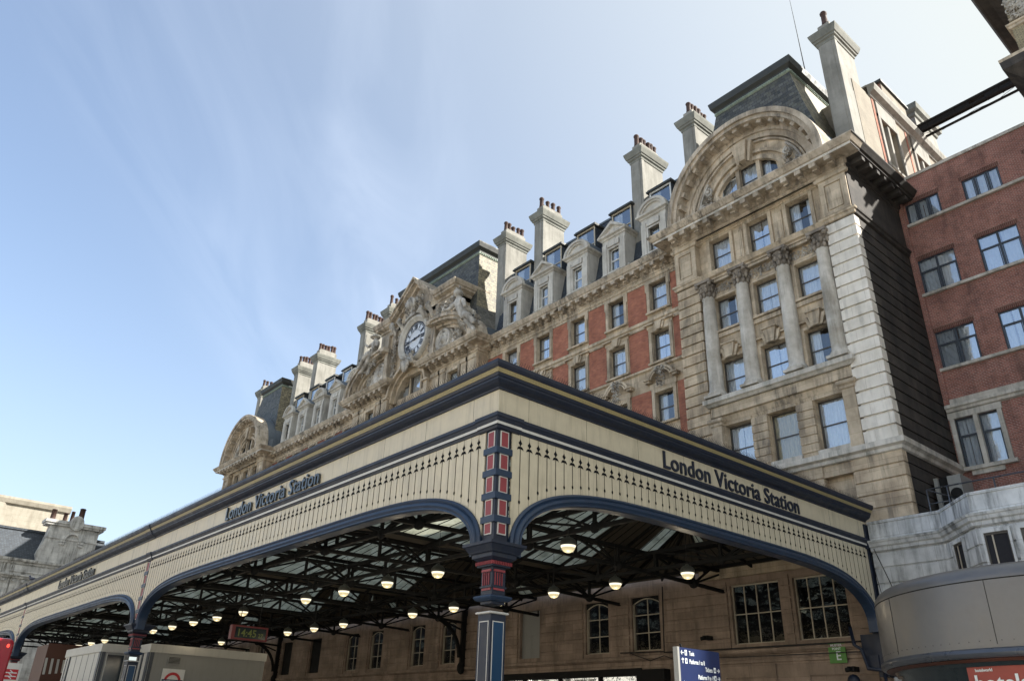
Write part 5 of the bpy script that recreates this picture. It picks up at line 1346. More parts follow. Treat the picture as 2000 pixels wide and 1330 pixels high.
# piers
def pier(xe, corner):
    w = .50; x0, x1, y0, y1 = xe-w, xe, CYF, CYF+w
    cxx, cyy = (x0+x1)/2, (y0+y1)/2
    pth = [(x0, y0), (x1, y0), (x1, y1), (x0, y1)]
    u_ = MB()
    u_.box(x0+.03, x1-.03, y0+.02, y1-.02, 5.92, 8.95, 0)
    pan = [(8.18, 8.72), (7.52, 7.98), (6.86, 7.32), (6.52-.0, 6.62)][:0]
    zs = [5.98+.03, ]
    levels = [(8.40, 8.86), (7.79, 8.22), (7.18, 7.61), (6.57, 7.00), (6.10, 6.40)]
    for z0, z1 in levels:
        for (a0, a1, fy) in ((x0+.10, x1-.12, 'f'), (y0+.12, y1-.10, 's')):
            fr = .028
            if fy == 'f':
                u_.box(a0, a1, y0-.0, y0+.03, z0, z1, 3); u_.box(a0+fr, a1-fr, y0-.005, y0+.03, z0+fr, z1-fr, 2)
            else:
                u_.box(x1-.03, x1, a0, a1, z0, z1, 3); u_.box(x1-.03, x1+.005, a0+fr, a1-fr, z0+fr, z1-fr, 2)
    for z in (8.31, 7.70, 7.09, 6.485):
        u_.box(x0-.03, x1+.03, y0-.035, y1+.02, z-.085, z+.085, 1)
    u_.build('pier_shaft', ['navy', 'blue', 'red', 'white'], None) if False else None
    up = u_.build('upper_pier', ['navy', 'blue', 'red', 'white'], canopy)
    c = MB()
    c.sweep(pth, [(.0, 5.40), (.05, 5.44), (.10, 5.48), (.15, 5.51), (.15, 5.60), (.20, 5.62), (.22, 5.66), (.29, 5.77), (.33, 5.79), (.33, 5.86), (0, 5.93)], 0, True)
    c.box(x0-.2, x1+.2, y0-.2, y1+.2, 5.31, 5.5, 0) if False else None
    for i in range(12):
        t = (i+.5)/12
        c.box(x0-.08+t*.66-.011, x0-.08+t*.66+.011, y0-.09, y0, 5.34, 5.42, 2); c.box(x1, x1+.09, y0-.08+t*.66-.011, y0-.08+t*.66+.011, 5.34, 5.42, 2)
    c.box(x0-.05, x1+.05, y0-.05, y1+.05, 5.30, 5.41, 0)
    # fluted block
    c.box(x0+.04, x1-.04, y0+.04, y1-.04, 4.42, 5.30, 0)
    for i in range(4):
        a = x0+.11+i*.075; c.box(a, a+.02, y0+.015, y0+.05, 4.86, 5.16, 2); b = y0+.11+i*.075; c.box(x1-.05, x1-.015, b, b+.02, 4.86, 5.16, 2)
    c.box(x0+.08, x1-.08, y0+.0, y0+.05, 5.18, 5.235, 2); c.box(x1-.05, x1-.0, y0+.08, y1-.08, 5.18, 5.235, 2)
    c.box(x0+.03, x1-.03, y0+.0, y1, 4.80, 4.845, 0); c.box(x0+.08, x1-.08, y0+.02, y0+.05, 4.74, 4.79, 2); c.box(x1-.05, x1-.02, y0+.08, y1-.08, 4.74, 4.79, 2)
    c.sweep(pth, [(-.04, 4.48), (.03, 4.49), (.075, 4.53), (.095, 4.57), (.085, 4.60), (.03, 4.62), (-.04, 4.64)], 1, True)
    c.sweep(pth, [(-.04, 4.18), (.035, 4.19), (.045, 4.215), (.03, 4.235), (-.04, 4.24)], 3, True)
    c.build('capital', ['navy', 'blue', 'red', 'white'], canopy)
    s_ = MB()
    s_.box(x0+.01, x1-.01, y0+.01, y1-.01, .13, 4.18, 0)
    for (z0, z1) in ((1.2, 4.02),):
        fr = .022
        s_.box(x0+.075, x1-.075, y0-.0, y0+.02, z0, z1, 3); s_.box(x0+.075+fr, x1-.075-fr, y0-.004, y0+.02, z0+fr, z1-fr, 0)
        s_.box(x1-.02, x1, y0+.075, y1-.075, z0, z1, 3); s_.box(x1-.02, x1+.004, y0+.075+fr, y1-.075-fr, z0+fr, z1-fr, 1)
    for d in (.0, ): s_.box(x0-.05, x1+.05, y0-.05, y1+.05, .13, .9, 0)
    s_.build('column_shaft', ['navy', 'panelblue', 'red', 'white'], canopy)
for i, x in enumerate(PIERS): pier(x, i == 0)
# blue end pilaster against the stone wall + hopper bracket
e = MB(); e.box(CXE-.35, CXE+.06, CYB-.25, CYB+.30, 4.0, 9.9); e.box(CXE-.45, CXE+.14, CYB-.35, CYB+.3, 8.86, 9.26); e.build('end_pilaster', 'navy', canopy)
# roof: ridge-and-furrow with ridges running back, hipped at both ends
rz0, rz1 = 9.0, 10.75
HB = BAY/2
y0r, y1r = CYF+.35, CYB+.3
rg_ = MB(); bars = MB(); RG = random.Random(11)
for k in range(6):
    gl_ = MB()
    xa = CXE-.35-HB*k; xb = xa-HB; xm = (xa+xb)/2; yh0, yh1 = y0r+4.2, y1r-3.0
    # slopes split into solid lower boarding, glass, solid near ridge
    def slope(A, B, C, D):
        """A,B eave ends; C,D ridge ends (C above B, D above A)"""
        A, B, C, D = map(Vector, (A, B, C, D))
        L = lambda s_, t: (A.lerp(B, s_)).lerp(D.lerp(C, s_), t)
        for t0, t1, kind in ((0, .10, 0), (.10, .48, 1), (.48, .52, 0), (.52, .92, 1), (.92, 1, 0)):
            ns = max(1, int((B-A).length/1.3))
            for q in range(ns):
                c_ = L((q+.5)/ns, (t0+t1)/2)
                deep = c_.y > 27 and RG.random() > .15
                mb_ = gl_ if (kind and not deep and RG.random() > .05) else rg_
                mb_.add([L(q/ns, t0), L((q+1)/ns, t0), L((q+1)/ns, t1), L(q/ns, t1)], [(0,1,2,3)], 0)
        n_ = max(4, int((B-A).length/.65))
        for i in range(n_+1):
            s_ = i/n_
            if i % 4 == 0: bars.bar(L(s_, 0)-Vector((0,0,.06)), L(s_, 1)-Vector((0,0,.06)), .09, .15)
            else: bars.bar(L(s_, .1)-Vector((0,0,.015)), L(s_, .9)-Vector((0,0,.015)), .022, .03)
        for t in (.10, .5, .90): bars.bar(L(0, t)-Vector((0,0,.07)), L(1, t)-Vector((0,0,.07)), .09, .14)
    slope((xa, y0r, rz0), (xa, y1r, rz0), (xm, yh1, rz1), (xm, yh0, rz1))
    slope((xb, y1r, rz0), (xb, y0r, rz0), (xm, yh0, rz1), (xm, yh1, rz1))
    slope((xb, y0r, rz0), (xa, y0r, rz0), (xm, yh0, rz1), (xm, yh0, rz1))
    slope((xa, y1r, rz0), (xb, y1r, rz0), (xm, yh1, rz1), (xm, yh1, rz1))
    gl_.build('roof_glass', 'skylight', canopy)
rg_.box(CXE-6*HB-.35, CXE-.02, CYF+.02, CYF+.4, 9.0, 9.06); rg_.box(CXE-.38, CXE-.02, CYF+.1, CYB, 8.98, 9.04)
rg_.build('roof_boarding', 'roofboard', canopy); bars.build('glazing_bars', 'iron', canopy)
# trusses: fan-lattice, across (along y) and along (along x)
def truss(p0, p1, zt, zb0, zb1, n, name):
    """p0,p1 plan ends, top chord level zt, bottom chord arching from zb0 at the ends to zb1 at mid; diagonals fan from alternate nodes"""
    t_ = MB(); p0 = Vector(p0); p1 = Vector(p1)
    B = lambda s_: Vector((p0.x+(p1.x-p0.x)*s_, p0.y+(p1.y-p0.y)*s_, zb0+(zb1-zb0)*(1-abs(2*s_-1)**2.2)))
    T = lambda s_: Vector((p0.x+(p1.x-p0.x)*s_, p0.y+(p1.y-p0.y)*s_, zt))
    K = 16
    for i in range(K): t_.bar(B(i/K), B((i+1)/K), .17, .14); t_.bar(T(i/K), T((i+1)/K), .18, .15)
    for i in range(n+1):
        s_ = i/n; t_.bar(B(s_), T(s_), .12, .11)
    for i in range(1, n, 2):
        b = B(i/n); t_.blob(b, .24, .12 if abs(p1.x-p0.x) > abs(p1.y-p0.y) else .22, .22, 0, 8)
        for ds in (-1, -.55, .55, 1): t_.bar(b, T((i+ds)/n), .10, .08)
    t_.build(name, 'iron', canopy)
nx = 12
for i in range(nx+1):
    x = CXE-1.0-(3*BAY-1.2)*i/nx
    truss((x, CYF+.3), (x, GY+.25), 8.98, 8.02, 8.2, 8, 'cross_truss')
for y in (15.6, 20.1, 27.5): truss((CXE-.3, y), (CXE-3*BAY, y), 8.92, 8.15, 8.3, 24, 'long_truss')
# curved wall brackets
for i in range(0, nx+1):
    x = CXE-1.0-(3*BAY-1.2)*i/nx - (.0 if i else 0)
    if i % 4 or i == 0: continue
    b = MB(); b.box(x-.1, x+.1, GY-.40, GY-.02, 5.5, 8.8)
    pts = [(x, GY-.5-2.6*(1-math.cos(PI/2*k/8)), 5.9+2.3*math.sin(PI/2*k/8)) for k in range(9)]
    for k in range(8): b.bar(pts[k], pts[k+1], .16, .20)
    b.bar((x, GY-.5, 7.6), (x, GY-2.6, 8.2), .1, .1); b.blob((x, GY-.3, 5.3), .26, .28, .4, 0, 8)
    b.build('wall_bracket', 'iron', canopy)
hb = MB(); hb.box(CXE-.95, CXE-.15, CYB-.1, CYB+.5, 4.75, 5.6); hb.box(CXE-.75, CXE-.25, CYB-.3, CYB+.4, 4.25, 4.8)
hb.tube([(CXE-1.2, CYB-.35, 5.9), (CXE-1.1, CYB-.4, 5.2), (CXE-.8, CYB-.45, 5.0), (CXE-.65, CYB-.45, 4.3), (CXE+.1, CYB-.45, 4.2), (CXE+.15, CYB-.2, 4.0)], .075, 8)
hb.tube([(CXE-.1, CYB-.3, 4.2), (CXE-.1, CYB-.25, .2)], .06, 8); hb.blob((CXE-1.5, CYB-.1, 3.9), .25, .25, .25, 0, 10)
hb.build('rainwater_hopper', 'navy', canopy)

# ================================================================== PENDANT LAMPS
LZ = 6.86; KX = 3.395
def lamp_at(x, y, label):
    t = thing('pendant_lamp', label, 'lamp', (x, y, LZ), 'glass globe lamps hanging in rows under the canopy')
    return t
def lamp_parts(t):
    x, y, z = ORG[t.name]
    b = MB(); b.lathe(x, y, [(.215, z-.10), (.185, z-.165), (.13, z-.215), (.06, z-.24), (.0, z-.245)], 18, 0); b.lathe(x, y, [(.235, z-.0), (.232, z-.05), (.215, z-.10)], 18, 1); b.build('glass_bowl', ['lampglass', 'lamphot'], t)
    b2 = MB(); b2.lathe(x, y, [(.255, z-.03), (.26, z+.0), (.25, z+.08), (.21, z+.15), (.14, z+.20), (.07, z+.225), (.05, z+.27), (.02, z+.29)], 18, 0); b2.build('hood', 'lamptop', t)
    r_ = MB(); r_.tube([(x, y, z+.28), (x, y, 8.35)], .009, 5); r_.build('rod', 'cable', t)
    lo = bpy.data.objects.new('lamp_glow', LD); COL.objects.link(lo); lo.parent = t; lo.location = (0, 0, -.62)
LD = bpy.data.lights.new('lamp_glow', 'POINT'); LD.energy = 14; LD.color = (1, .84, .60); LD.shadow_soft_size = .18
LX0 = -14.6*1.19+.03
r1 = [0, 2, 3, 4, 5, 7, 8, 9, 10, 11, 14, 15, 16, 17, 18]; r2_ = [0, 1, 2, 3, 4, 5, 7, 8, 9, 12]
ordn = ['first', 'second', 'third', 'fourth', 'fifth', 'sixth', 'seventh', 'eighth', 'ninth', 'tenth', 'eleventh', 'twelfth', 'thirteenth', 'fourteenth', 'fifteenth']
proto = None
for row, idx, y in ((0, r1, 17.17), (1, r2_, 23.05)):
    for n_, i in enumerate(idx):
        x = LX0-KX*i
        if row == 0: lab = 'lit globe lamp of the row nearer the street, %s from the right' % ordn[n_]
        else: lab = 'lit globe lamp of the deeper row near the back wall, %s from the right' % ordn[n_]
        t = lamp_at(x, y, lab)
        if proto is None: lamp_parts(t); proto = t
        else:
            for ch in proto.children:
                c = ch.copy(); COL.objects.link(c); c.parent = t

# ================================================================== STONE PODIUM with canted bay
pod = thing('stone_podium', 'weathered white stone single storey block with canted bay beside the canopy end', 'building', (-8, 33, 0))
pl = [(-15.15, 32.7), (-12.2, 32.7), (-10.45, 30.93), (-4.9, 30.9), (-4.9, 38.9)]
pw = MB()
pw.sweep(pl, [(0, 0), (0, 8.80)])
pcs = [0.0+.62*i for i in range(14)]
for z in pcs: pw.sweep(pl, [(.0, z+.03), (.05, z+.06), (.05, z+.60), (.0, z+.615)]) if z < 8.2 else None
pw.add([(-15.15, 38.9, 9.4), (-15.15, 32.7, 9.4), (-12.2, 32.7, 9.4), (-10.45, 30.93, 9.4), (-4.9, 30.9, 9.4), (-4.9, 38.9, 9.4)], [(0,1,2,3,4,5)], 0)
pw.build('wall', 'stone_podium', pod)
pc = MB()
pc.sweep(pl, [(.04, 8.72), (.12, 8.76), (.14, 8.88), (.22, 8.93), (.26, 9.05), (.30, 9.08), (.33, 9.16), (.10, 9.22), (.06, 9.26), (.04, 9.86), (.08, 9.88), (.08, 9.98), (-.25, 10.0), (-.25, 9.4)])
pc.build('parapet', 'stone_podium', pod)
def facing_panel(mb, p, q, t0, t1, z0, z1, o0, o1, mi=0):
    p, q = Vector((p[0], p[1], 0)), Vector((q[0], q[1], 0)); d = (q-p).normalized(); n = Vector((d.y, -d.x, 0))
    a, b = p+(q-p)*t0, p+(q-p)*t1
    vs = [a+n*o0, b+n*o0, b+n*o1, a+n*o1]
    vs = [(v.x, v.y, z0) for v in vs]+[(v.x, v.y, z1) for v in vs]
    mb.add(vs, [(0,3,2,1),(4,5,6,7),(0,1,5,4),(1,2,6,5),(2,3,7,6),(3,0,4,7)], mi)
for (p, q, t0, t1, z0, z1, leaded) in ((pl[1], pl[2], .30, .62, 6.3, 8.45, 0), (pl[2], pl[3], .045, .19, 6.3, 8.45, 0), (pl[2], pl[3], .26, .62, 6.3, 8.45, 1)):
    w = MB(); facing_panel(w, p, q, t0, t1, z0, z1, .052, .065, 1); s_ = (t1-t0)*.06
    facing_panel(w, p, q, t0, t0+s_, z0, z1, .065, .10); facing_panel(w, p, q, t1-s_, t1, z0, z1, .065, .10); facing_panel(w, p, q, t0+s_, t1-s_, z1-.08, z1, .065, .10); facing_panel(w, p, q, t0+s_, t1-s_, z0, z0+.08, .065, .10)
    if leaded:
        for i in range(1, 7): t = t0+(t1-t0)*i/7; facing_panel(w, p, q, t-.0014, t+.0014, z0+.08, z1-.08, .065, .075, 0)
        for i in range(1, 8): z = z0+(z1-z0)*i/8; facing_panel(w, p, q, t0+s_, t1-s_, z-.008, z+.008, .066, .074, 0)
    else: facing_panel(w, p, q, t0+(t1-t0)*.3, t0+(t1-t0)*.36, z0+.08, z1-.08, .065, .09, 2)
    fm = MB(); facing_panel(fm, p, q, t0-s_*1.6, t0-.0001, z0-.1, z1+.12, .05, .16); facing_panel(fm, p, q, t1+.0001, t1+s_*1.6, z0-.1, z1+.12, .05, .16); facing_panel(fm, p, q, t0, t1, z1+.001, z1+.12, .05, .155)
    fm.build('window_surround', 'stone_podium', pod)
    w.build('leaded_window' if leaded else 'window', ['sash', 'brownsign' if leaded else 'room', 'glazingbar'], pod)
# roof railing, air-conditioning unit, cables on podium
rl = thing('roof_railing', 'thin white metal guard rail along the podium roof edge', 'railing', (-10, 33.2, 9.4))
m_ = MB()
for x in (-12.75, -11.95, -10.2, -8.0, -5.8): m_.tube([(x, 33.3, 9.4), (x, 33.3, 11.05)], .03, 6)
m_.tube([(-12.75, 33.3, 11.05), (-2, 33.3, 11.05)], .03, 6); m_.tube([(-12.75, 33.3, 10.45), (-11.95, 33.3, 10.45)], .025, 6); m_.tube([(-12.75, 33.3, 11.05), (-12.3, 35.4, 11.0)], .03, 6)
m_.build('rails', 'alu_blue', rl)
ac = thing('air_conditioner', 'boxy air conditioning unit with round fan standing on the podium roof in the dark corner', 'air conditioner', (-12.4, 36, 9.4))
m_ = MB(); m_.box(-13.1, -12.95, 35.2, 36.4, 10.2, 12.0); m_.box(-12.55, -12.0, 35.2, 36.4, 10.2, 12.0, 0); m_.box(-13.1, -12.55, 35.35, 36.4, 10.2, 12.0, 1)
m_.box(-13.1, -13.05, 35.17, 35.22, 9.4, 12.0); m_.box(-12.06, -12.0, 35.17, 35.22, 9.4, 12.0)
m_.build('casing', ['cabin', 'iron'], ac)
m_ = MB(); ring_y(m_, -12.28, 11.2, [(.26, 35.19), (.24, 35.15), (.20, 35.16), (.05, 35.15), (.0, 35.14)], 18); m_.build('fan', 'iron', ac)
cb = MB(); 
cb.tube([(-15.0, 32.55, 8.85), (-14.6, 32.5, 7.6), (-14.25, 32.45, 6.4), (-13.7, 32.3, 4.5)], .018, 5); cb.tube([(-15.2, 32.6, 8.6), (-15.0, 32.55, 7.0), (-14.75, 32.5, 5.4)], .014, 5); cb.tube([(-13.1, 32.6, 6.1), (-13.15, 32.55, 6.9)], .02, 5)
tag(cb.build('wall_cable', 'cable'), 'thin black cables hanging down the white stone wall next to the canopy end', 'cable')

# ================================================================== RED BRICK BLOCK
rb = thing('brick_building', 'dark red brick block with rows of dark steel windows right of the hotel', 'building', (-3, 44, 0))
RY = 39.0
wcs = [-12.02, -9.05, -6.05, -3.05, 0.0, 3.0]
rows = [(26.98, 28.30, 1.78, 0), (22.66, 24.72, 1.86, 1), (18.40, 20.42, 1.86, 1)]
holes = [(c-w/2, c+w/2, a, b) for c in wcs for a, b, w, k in rows]+[(c-.95, c+.95, 13.30, 15.74) for c in (-12.02, )]+[(c-.95, c+.95, 13.3, 15.74) for c in (-7.0, -2.5)]
m_ = MB(); holes_wall(m_, -13.26, 10, 9.0, 29.85, RY, holes, .14); m_.box(-13.2, 10, RY+.9, RY+6, 0, 29.8)
m_.box(-13.24, -12.98+.0, RY-.10, RY-.002, 16.5, 29.7)
sc = m_
for c in wcs:
    for a, b, w, k in rows: sc.box(c-w/2-.08, c+w/2+.08, RY-.012, RY, b+.005, b+.24, 1)
sc.build('wall', ['brick_dark', 'brick_soldier'], rb)
tr = MB()
tr.box(-13.26, 10, RY-.08, RY+.9, 29.85, 30.02); tr.box(-12.95, 10, RY-.16, RY-.001, 26.82, 26.97)
for z in (22.66, 18.40):
    tr.box(-13.05, 10, RY-.16, RY-.001, z-.16, z-.01)
tr.sweep([(-13.2, RY), (10, RY)], [(0, 16.05), (.16, 16.1), (.20, 16.22), (.30, 16.26), (.30, 16.4), (.08, 16.5), (.08, 16.72), (0, 16.76)])
for c in (-12.02, -7.0, -2.5):
    for a, b in ((c-1.15, c-.95), (c+.95, c+1.15), (c-.10, c+.10)): tr.box(a, b, RY-.10, RY+.1, 13.3, 15.74)
    tr.box(c-1.2, c+1.2, RY-.12, RY+.02, 15.74, 16.04); tr.box(c-1.3, c+1.3, RY-.25, RY+.02, 13.12, 13.29); tr.box(c-.7, c+.7, RY-.12, RY, 12.9, 13.12)
tr.build('stone_band', 'stone_ledge', rb)
for i, c in enumerate(wcs):
    for j, (a, b, w, k) in enumerate(rows):
        sash_window(rb, c, RY+.07, a, b, w, 'casement', 'sash_grey', variant=[3, 0, 1, 4][(i+j) % 4], curt='curtain', bars=(1, 1) if k else (2, 0))
for c in (-12.02, -7.0, -2.5):
    for s_ in (-1, 1): sash_window(rb, c+s_*.525, RY+.09, 13.30, 15.74, .85, 'casement', 'sash_grey', variant=3 if s_ < 0 else 0, bars=(0, 1))

# ================================================================== BUILDING TOP RIGHT and link gantry
tb_ = thing('corner_building', 'dark stock brick building with carved frieze and deep black cornice at top right', 'building', (6, 34, 0))
TX, TY = -4.73, 32.62
def Q(prof): return [(a_*.733, (z_-1.6)*.733+1.6) for a_, z_ in prof]
m_ = MB(); m_.box(TX, 14, TY, 38.8, 0, 33.0, 0); m_.build('wall', 'brick_tan', tb_)
pth = [(TX, 38.8), (TX, TY), (14, TY)]
m_ = MB()
m_.sweep(pth, Q([(0, 35.2), (.1, 35.8), (.2, 36.8), (.5, 37.1), (.95, 37.5), (1.0, 38.05), (1.0, 38.25), (0, 38.45)]))
m_.build('balcony_cornice', 'stone_soot_shade', tb_)
m_ = MB(); m_.sweep(pth, Q([(0, 43.2), (.15, 43.3), (.2, 43.9), (.7, 44.2), (1.35, 44.4), (1.55, 44.9), (1.6, 45.3), (0, 45.6)]))
m_.build('roof_cornice', 'stone_soot_shade', tb_)
m_ = MB(); m_.sweep(pth, Q([(1.005, 38.02), (1.015, 38.24), (.99, 38.26)])); m_.build('pale_ledge_edge', 'stone_plain', tb_)
m_ = MB(); m_.sweep(pth, Q([(0, 40.75), (.12, 40.8), (.14, 40.95), (.22, 41.0), (.24, 41.12), (0, 41.2)])); m_.build('stone_band', 'stone_plain', tb_)
m_ = MB(); m_.carve(TX+.1, TX+4, TY-.05, 30.75, 32.0, 420, 0, .12, .15, seed=8); m_.build('carved_frieze', 'carving', tb_)
ga = thing('link_gantry', 'black steel gantry carrying cables from the hotel roof to the dark corner building', 'gantry', (-10, 45, 37))
m_ = MB()
gy0, gy1 = 44.7, 45.5
for y, z in ((gy0, 37.5), (gy1, 37.5), (gy0, 37.05), (gy1, 37.05)): m_.bar((-14.2, y, z), (-2.0, y, z+.2), .12, .12)
for i in range(14):
    x = -14+.85*i
    m_.bar((x, gy0, 37.5), (x, gy1, 37.5), .07, .07)
    m_.box(x, x+.85, gy0, gy1, 37.54, 37.6)
    if i % 5: m_.box(x, x+.8, gy0-.01, gy0+.03, 37.12, 37.44)
    m_.bar((x, gy0, 37.05), (x+.85, gy0, 37.5), .05, .05)
m_.build('frame', 'iron', ga)
c_ = MB(); c_.tube([(-13.3, 44.6, 36.9), (-11.5, 44.5, 36.2), (-9.5, 44.5, 36.5), (-8.3, 44.5, 36.4), (-6.7, 44.5, 36.9)], .015, 5); c_.tube([(-13.8, 44.7, 37.5), (-14.4, 44.4, 38.2), (-13.6, 44.4, 37.9)], .05, 5); c_.tube([(-13.2, 44.4, 37.3), (-13.15, 43.5, 36.1), (-13.1, 43.2, 34.8)], .02, 5); c_.build('cables', 'cable', ga)
an = MB(); an.tube([(-16.05, 37.0, 38.8), (-16.12, 37.0, 42.6), (-16.2, 37.0, 46.2)], [.035, .025, .012], 5)
tag(an.build('radio_mast', 'cable'), 'thin radio mast standing on the flat top of the right mansard', 'antenna')

# ================================================================== CURVED METAL KIOSK
ki = thing('metal_kiosk', 'round fronted kiosk clad in brushed grey metal with dark glass below', 'kiosk', (-5.2, 20.35, 0))
KC = (-5.2, 20.35); KR = 4.0
m_ = MB()
prof = [(KR, 3.16), (KR, 4.42)]+[(KR-.32+.32*math.cos(PI/2*t/6), 4.42+.30*math.sin(PI/2*t/6)) for t in range(1, 7)]+[(KR-1.2, 4.80), (.01, 4.86)]
m_.lathe(KC[0], KC[1], prof, 96); 
m_.build('cladding', 'alu', ki)
m_ = MB()
for a in [math.radians(v) for v in (192, 228, 264, 300, 336, 156, 120)]:
    d = Vector((math.cos(a), math.sin(a), 0)); c = Vector((KC[0], KC[1], 0))
    m_.bar(c+d*(KR+.002)+Vector((0,0,3.3)), c+d*(KR+.002)+Vector((0,0,4.42)), .007, .007)
m_.lathe(KC[0], KC[1], [(KR+.001, 4.405), (KR+.006, 4.41), (KR+.006, 4.422), (KR+.001, 4.427)], 96)
for i in range(90):
    a = math.radians(100+i*2.9); m_.blob((KC[0]+(KR+.002)*math.cos(a), KC[1]+(KR+.002)*math.sin(a), 3.36), .008, .008, .008, 0, 5)
m_.build('panel_seams', 'iron', ki)
m_ = MB(); m_.lathe(KC[0], KC[1], [(KR+.08*math.cos(2*PI*t/10), 3.16+.085*math.sin(2*PI*t/10)) for t in range(11)], 96); m_.build('rim', 'alu_blue', ki)
m_ = MB(); m_.lathe(KC[0], KC[1], [(KR-.02, 3.08), (KR-.22, 3.02), (KR-.22, 2.96), (KR-.30, 2.96), (KR-.30, .1)], 96); m_.build('dark_glazing', 'busglass', ki)
m_ = MB()
m_.lathe(KC[0], KC[1], [(KR-.02, 3.072), (KR-.12, 3.03)], 96); m_.build('red_trim', 'brownsign', ki)
# red sign panel and lettering wrapped on the curve
m_ = MB(); a0, a1 = math.radians(251.3), math.radians(300); rr = KR-.26
m_.lathe(KC[0], KC[1], [(rr, .6), (rr, 2.98)], 26, 0, True, a0, a1); sp_ = m_.build('sign_panel', 'signred', ki)
def curved_text(s, size, ang0, z, R_, mat, name, parent, fill=True):
    cu = bpy.data.curves.new(name, 'FONT'); cu.body = s; cu.size = size; cu.offset = .010*size/.5; cu.extrude = .004; cu.resolution_u = 4
    to = bpy.data.objects.new('tmp_text', cu); COL.objects.link(to); dg = bpy.context.evaluated_depsgraph_get(); me = bpy.data.meshes.new_from_object(to.evaluated_get(dg)); bpy.data.objects.remove(to)
    o0 = ORG[parent.name]
    for v in me.vertices:
        a = ang0+v.co.x/R_; v.co = Vector((KC[0]+(R_+v.co.z)*math.cos(a), KC[1]+(R_+v.co.z)*math.sin(a), z+v.co.y))-o0
    me.name = name; me.materials.clear(); me.materials.append(M[mat]); ob = bpy.data.objects.new(name, me); COL.objects.link(ob); ob.parent = parent; ORG[ob.name] = o0.copy()
ORG[sp_.name] = ORG[ki.name].copy()
curved_text('hotels', .40, math.radians(253.2), 2.54, rr+.012, 'signtext', 'lettering', sp_)
curved_text('hotelworld', .075, math.radians(254.0), 2.875, rr+.012, 'signtext', 'lettering', sp_)

# ================================================================== SIGNS UNDER THE CANOPY
bs_ = thing('direction_sign', 'tall dark blue wayfinding totem with white arrows to taxis and platforms', 'sign', (-8.9, 11.93, 0))
m_ = MB(); m_.box(-8.93, -8.85, 11.38, 12.50, .05, 3.0); m_.build('board', 'signblue', bs_)
m_ = MB(); m_.box(-8.94, -8.845, 11.33, 11.38, 0, 3.005); m_.build('edge_post', 'cabin', bs_)
def stext(s, size, y, z, w=None): text_part(s, 'lettering', size, (-8.846, y, z), 'side', bs_, 'signtext', .001, .001, width=w)
stext('Taxis', .10, 11.64, 2.885, .14); stext('Platforms 1 to 8', .10, 11.64, 2.755, .42); stext('Tickets', .10, 12.07, 2.655, .20); stext('Platforms 9 to 19', .10, 11.86, 2.525, .44)
stext('South London, Gatwick Airport and South Coast', .06, 11.46, 2.435, .83); stext('Victoria Coach Station', .09, 11.46, 2.22, .55)
m_ = MB()
def icon(y, z): m_.box(-8.85, -8.846, y-.028, y+.028, z, z+.085); m_.box(-8.846, -8.8445, y-.012, y+.012, z+.02, z+.06, 1)
def arrow(y, z, d):
    m_.bar((-8.846, y-.035*(d != 'u'), z+.04-.04*(d == 'u')), (-8.846, y+.035*(d != 'u'), z+.04+.04*(d == 'u')), .012, .004, up=(1, 0, 0))
    tip = {'l': (y-.04, z+.04), 'r': (y+.04, z+.04), 'u': (y, z+.085)}[d]
    for s_ in (-1, 1):
        q = {'l': (tip[0]+.03, tip[1]+s_*.03), 'r': (tip[0]-.03, tip[1]+s_*.03), 'u': (tip[0]+s_*.03, tip[1]-.03)}[d]
        m_.bar((-8.846, tip[0], tip[1]), (-8.846, q[0], q[1]), .012, .004, up=(1, 0, 0))
icon(11.555, 2.88); arrow(11.46, 2.88, 'l'); icon(11.555, 2.75); arrow(11.46, 2.75, 'u'); icon(12.34, 2.65); arrow(12.43, 2.65, 'r'); icon(12.34, 2.52); arrow(12.43, 2.52, 'r')
m_.build('arrows_and_pictograms', ['signtext', 'signblue'], bs_)
sp2 = MB(); sp2.bar((-8.89, 11.5, 3.0), (-8.89, 11.47, 3.06), .03, .02); sp2.build('top_clip', 'iron', bs_)

es = thing('muster_sign', 'green square sign with a white letter E on the stone wall', 'sign', (-17.55, 33.15, 5))
m_ = MB(); m_.box(-17.92, -17.17, 33.08, 33.12, 4.62, 5.42); m_.build('plate', 'signgreen', es)
text_part('E', 'lettering', .48, (-17.62, 33.075, 4.74), 'front', es, 'signtext', .002, .006)
text_part('MUSTER', 'lettering', .13, (-17.80, 33.075, 5.27), 'front', es, 'signtext', .002, .002, width=.50); text_part('POINT', 'lettering', .13, (-17.74, 33.075, 5.13), 'front', es, 'signtext', .002, .002, width=.38)

cl = thing('digital_clock', 'red cased digital clock showing 14:45:27 hanging under the canopy', 'clock', (-39.5, 17.0, 5.7))
m_ = MB(); m_.box(-39.8, -39.5, 16.08, 17.95, 5.34, 6.0); m_.build('case', 'clockbox', cl)
m_ = MB(); m_.box(-39.5, -39.485, 16.26, 17.85, 5.42, 5.92); m_.build('display', 'busglass', cl)
text_part('14:45', 'lettering', .48, (-39.48, 16.42, 5.50), 'side', cl, 'digits', .002, .006, width=.92); text_part('27', 'lettering', .26, (-39.48, 17.45, 5.50), 'side', cl, 'digits', .002, .004)
m_ = MB(); m_.tube([(-39.65, 16.5, 6.0), (-39.65, 16.5, 8.3)], .02, 6); m_.tube([(-39.65, 17.5, 6.0), (-39.65, 17.5, 8.3)], .02, 6); m_.build('rods', 'cable', cl)

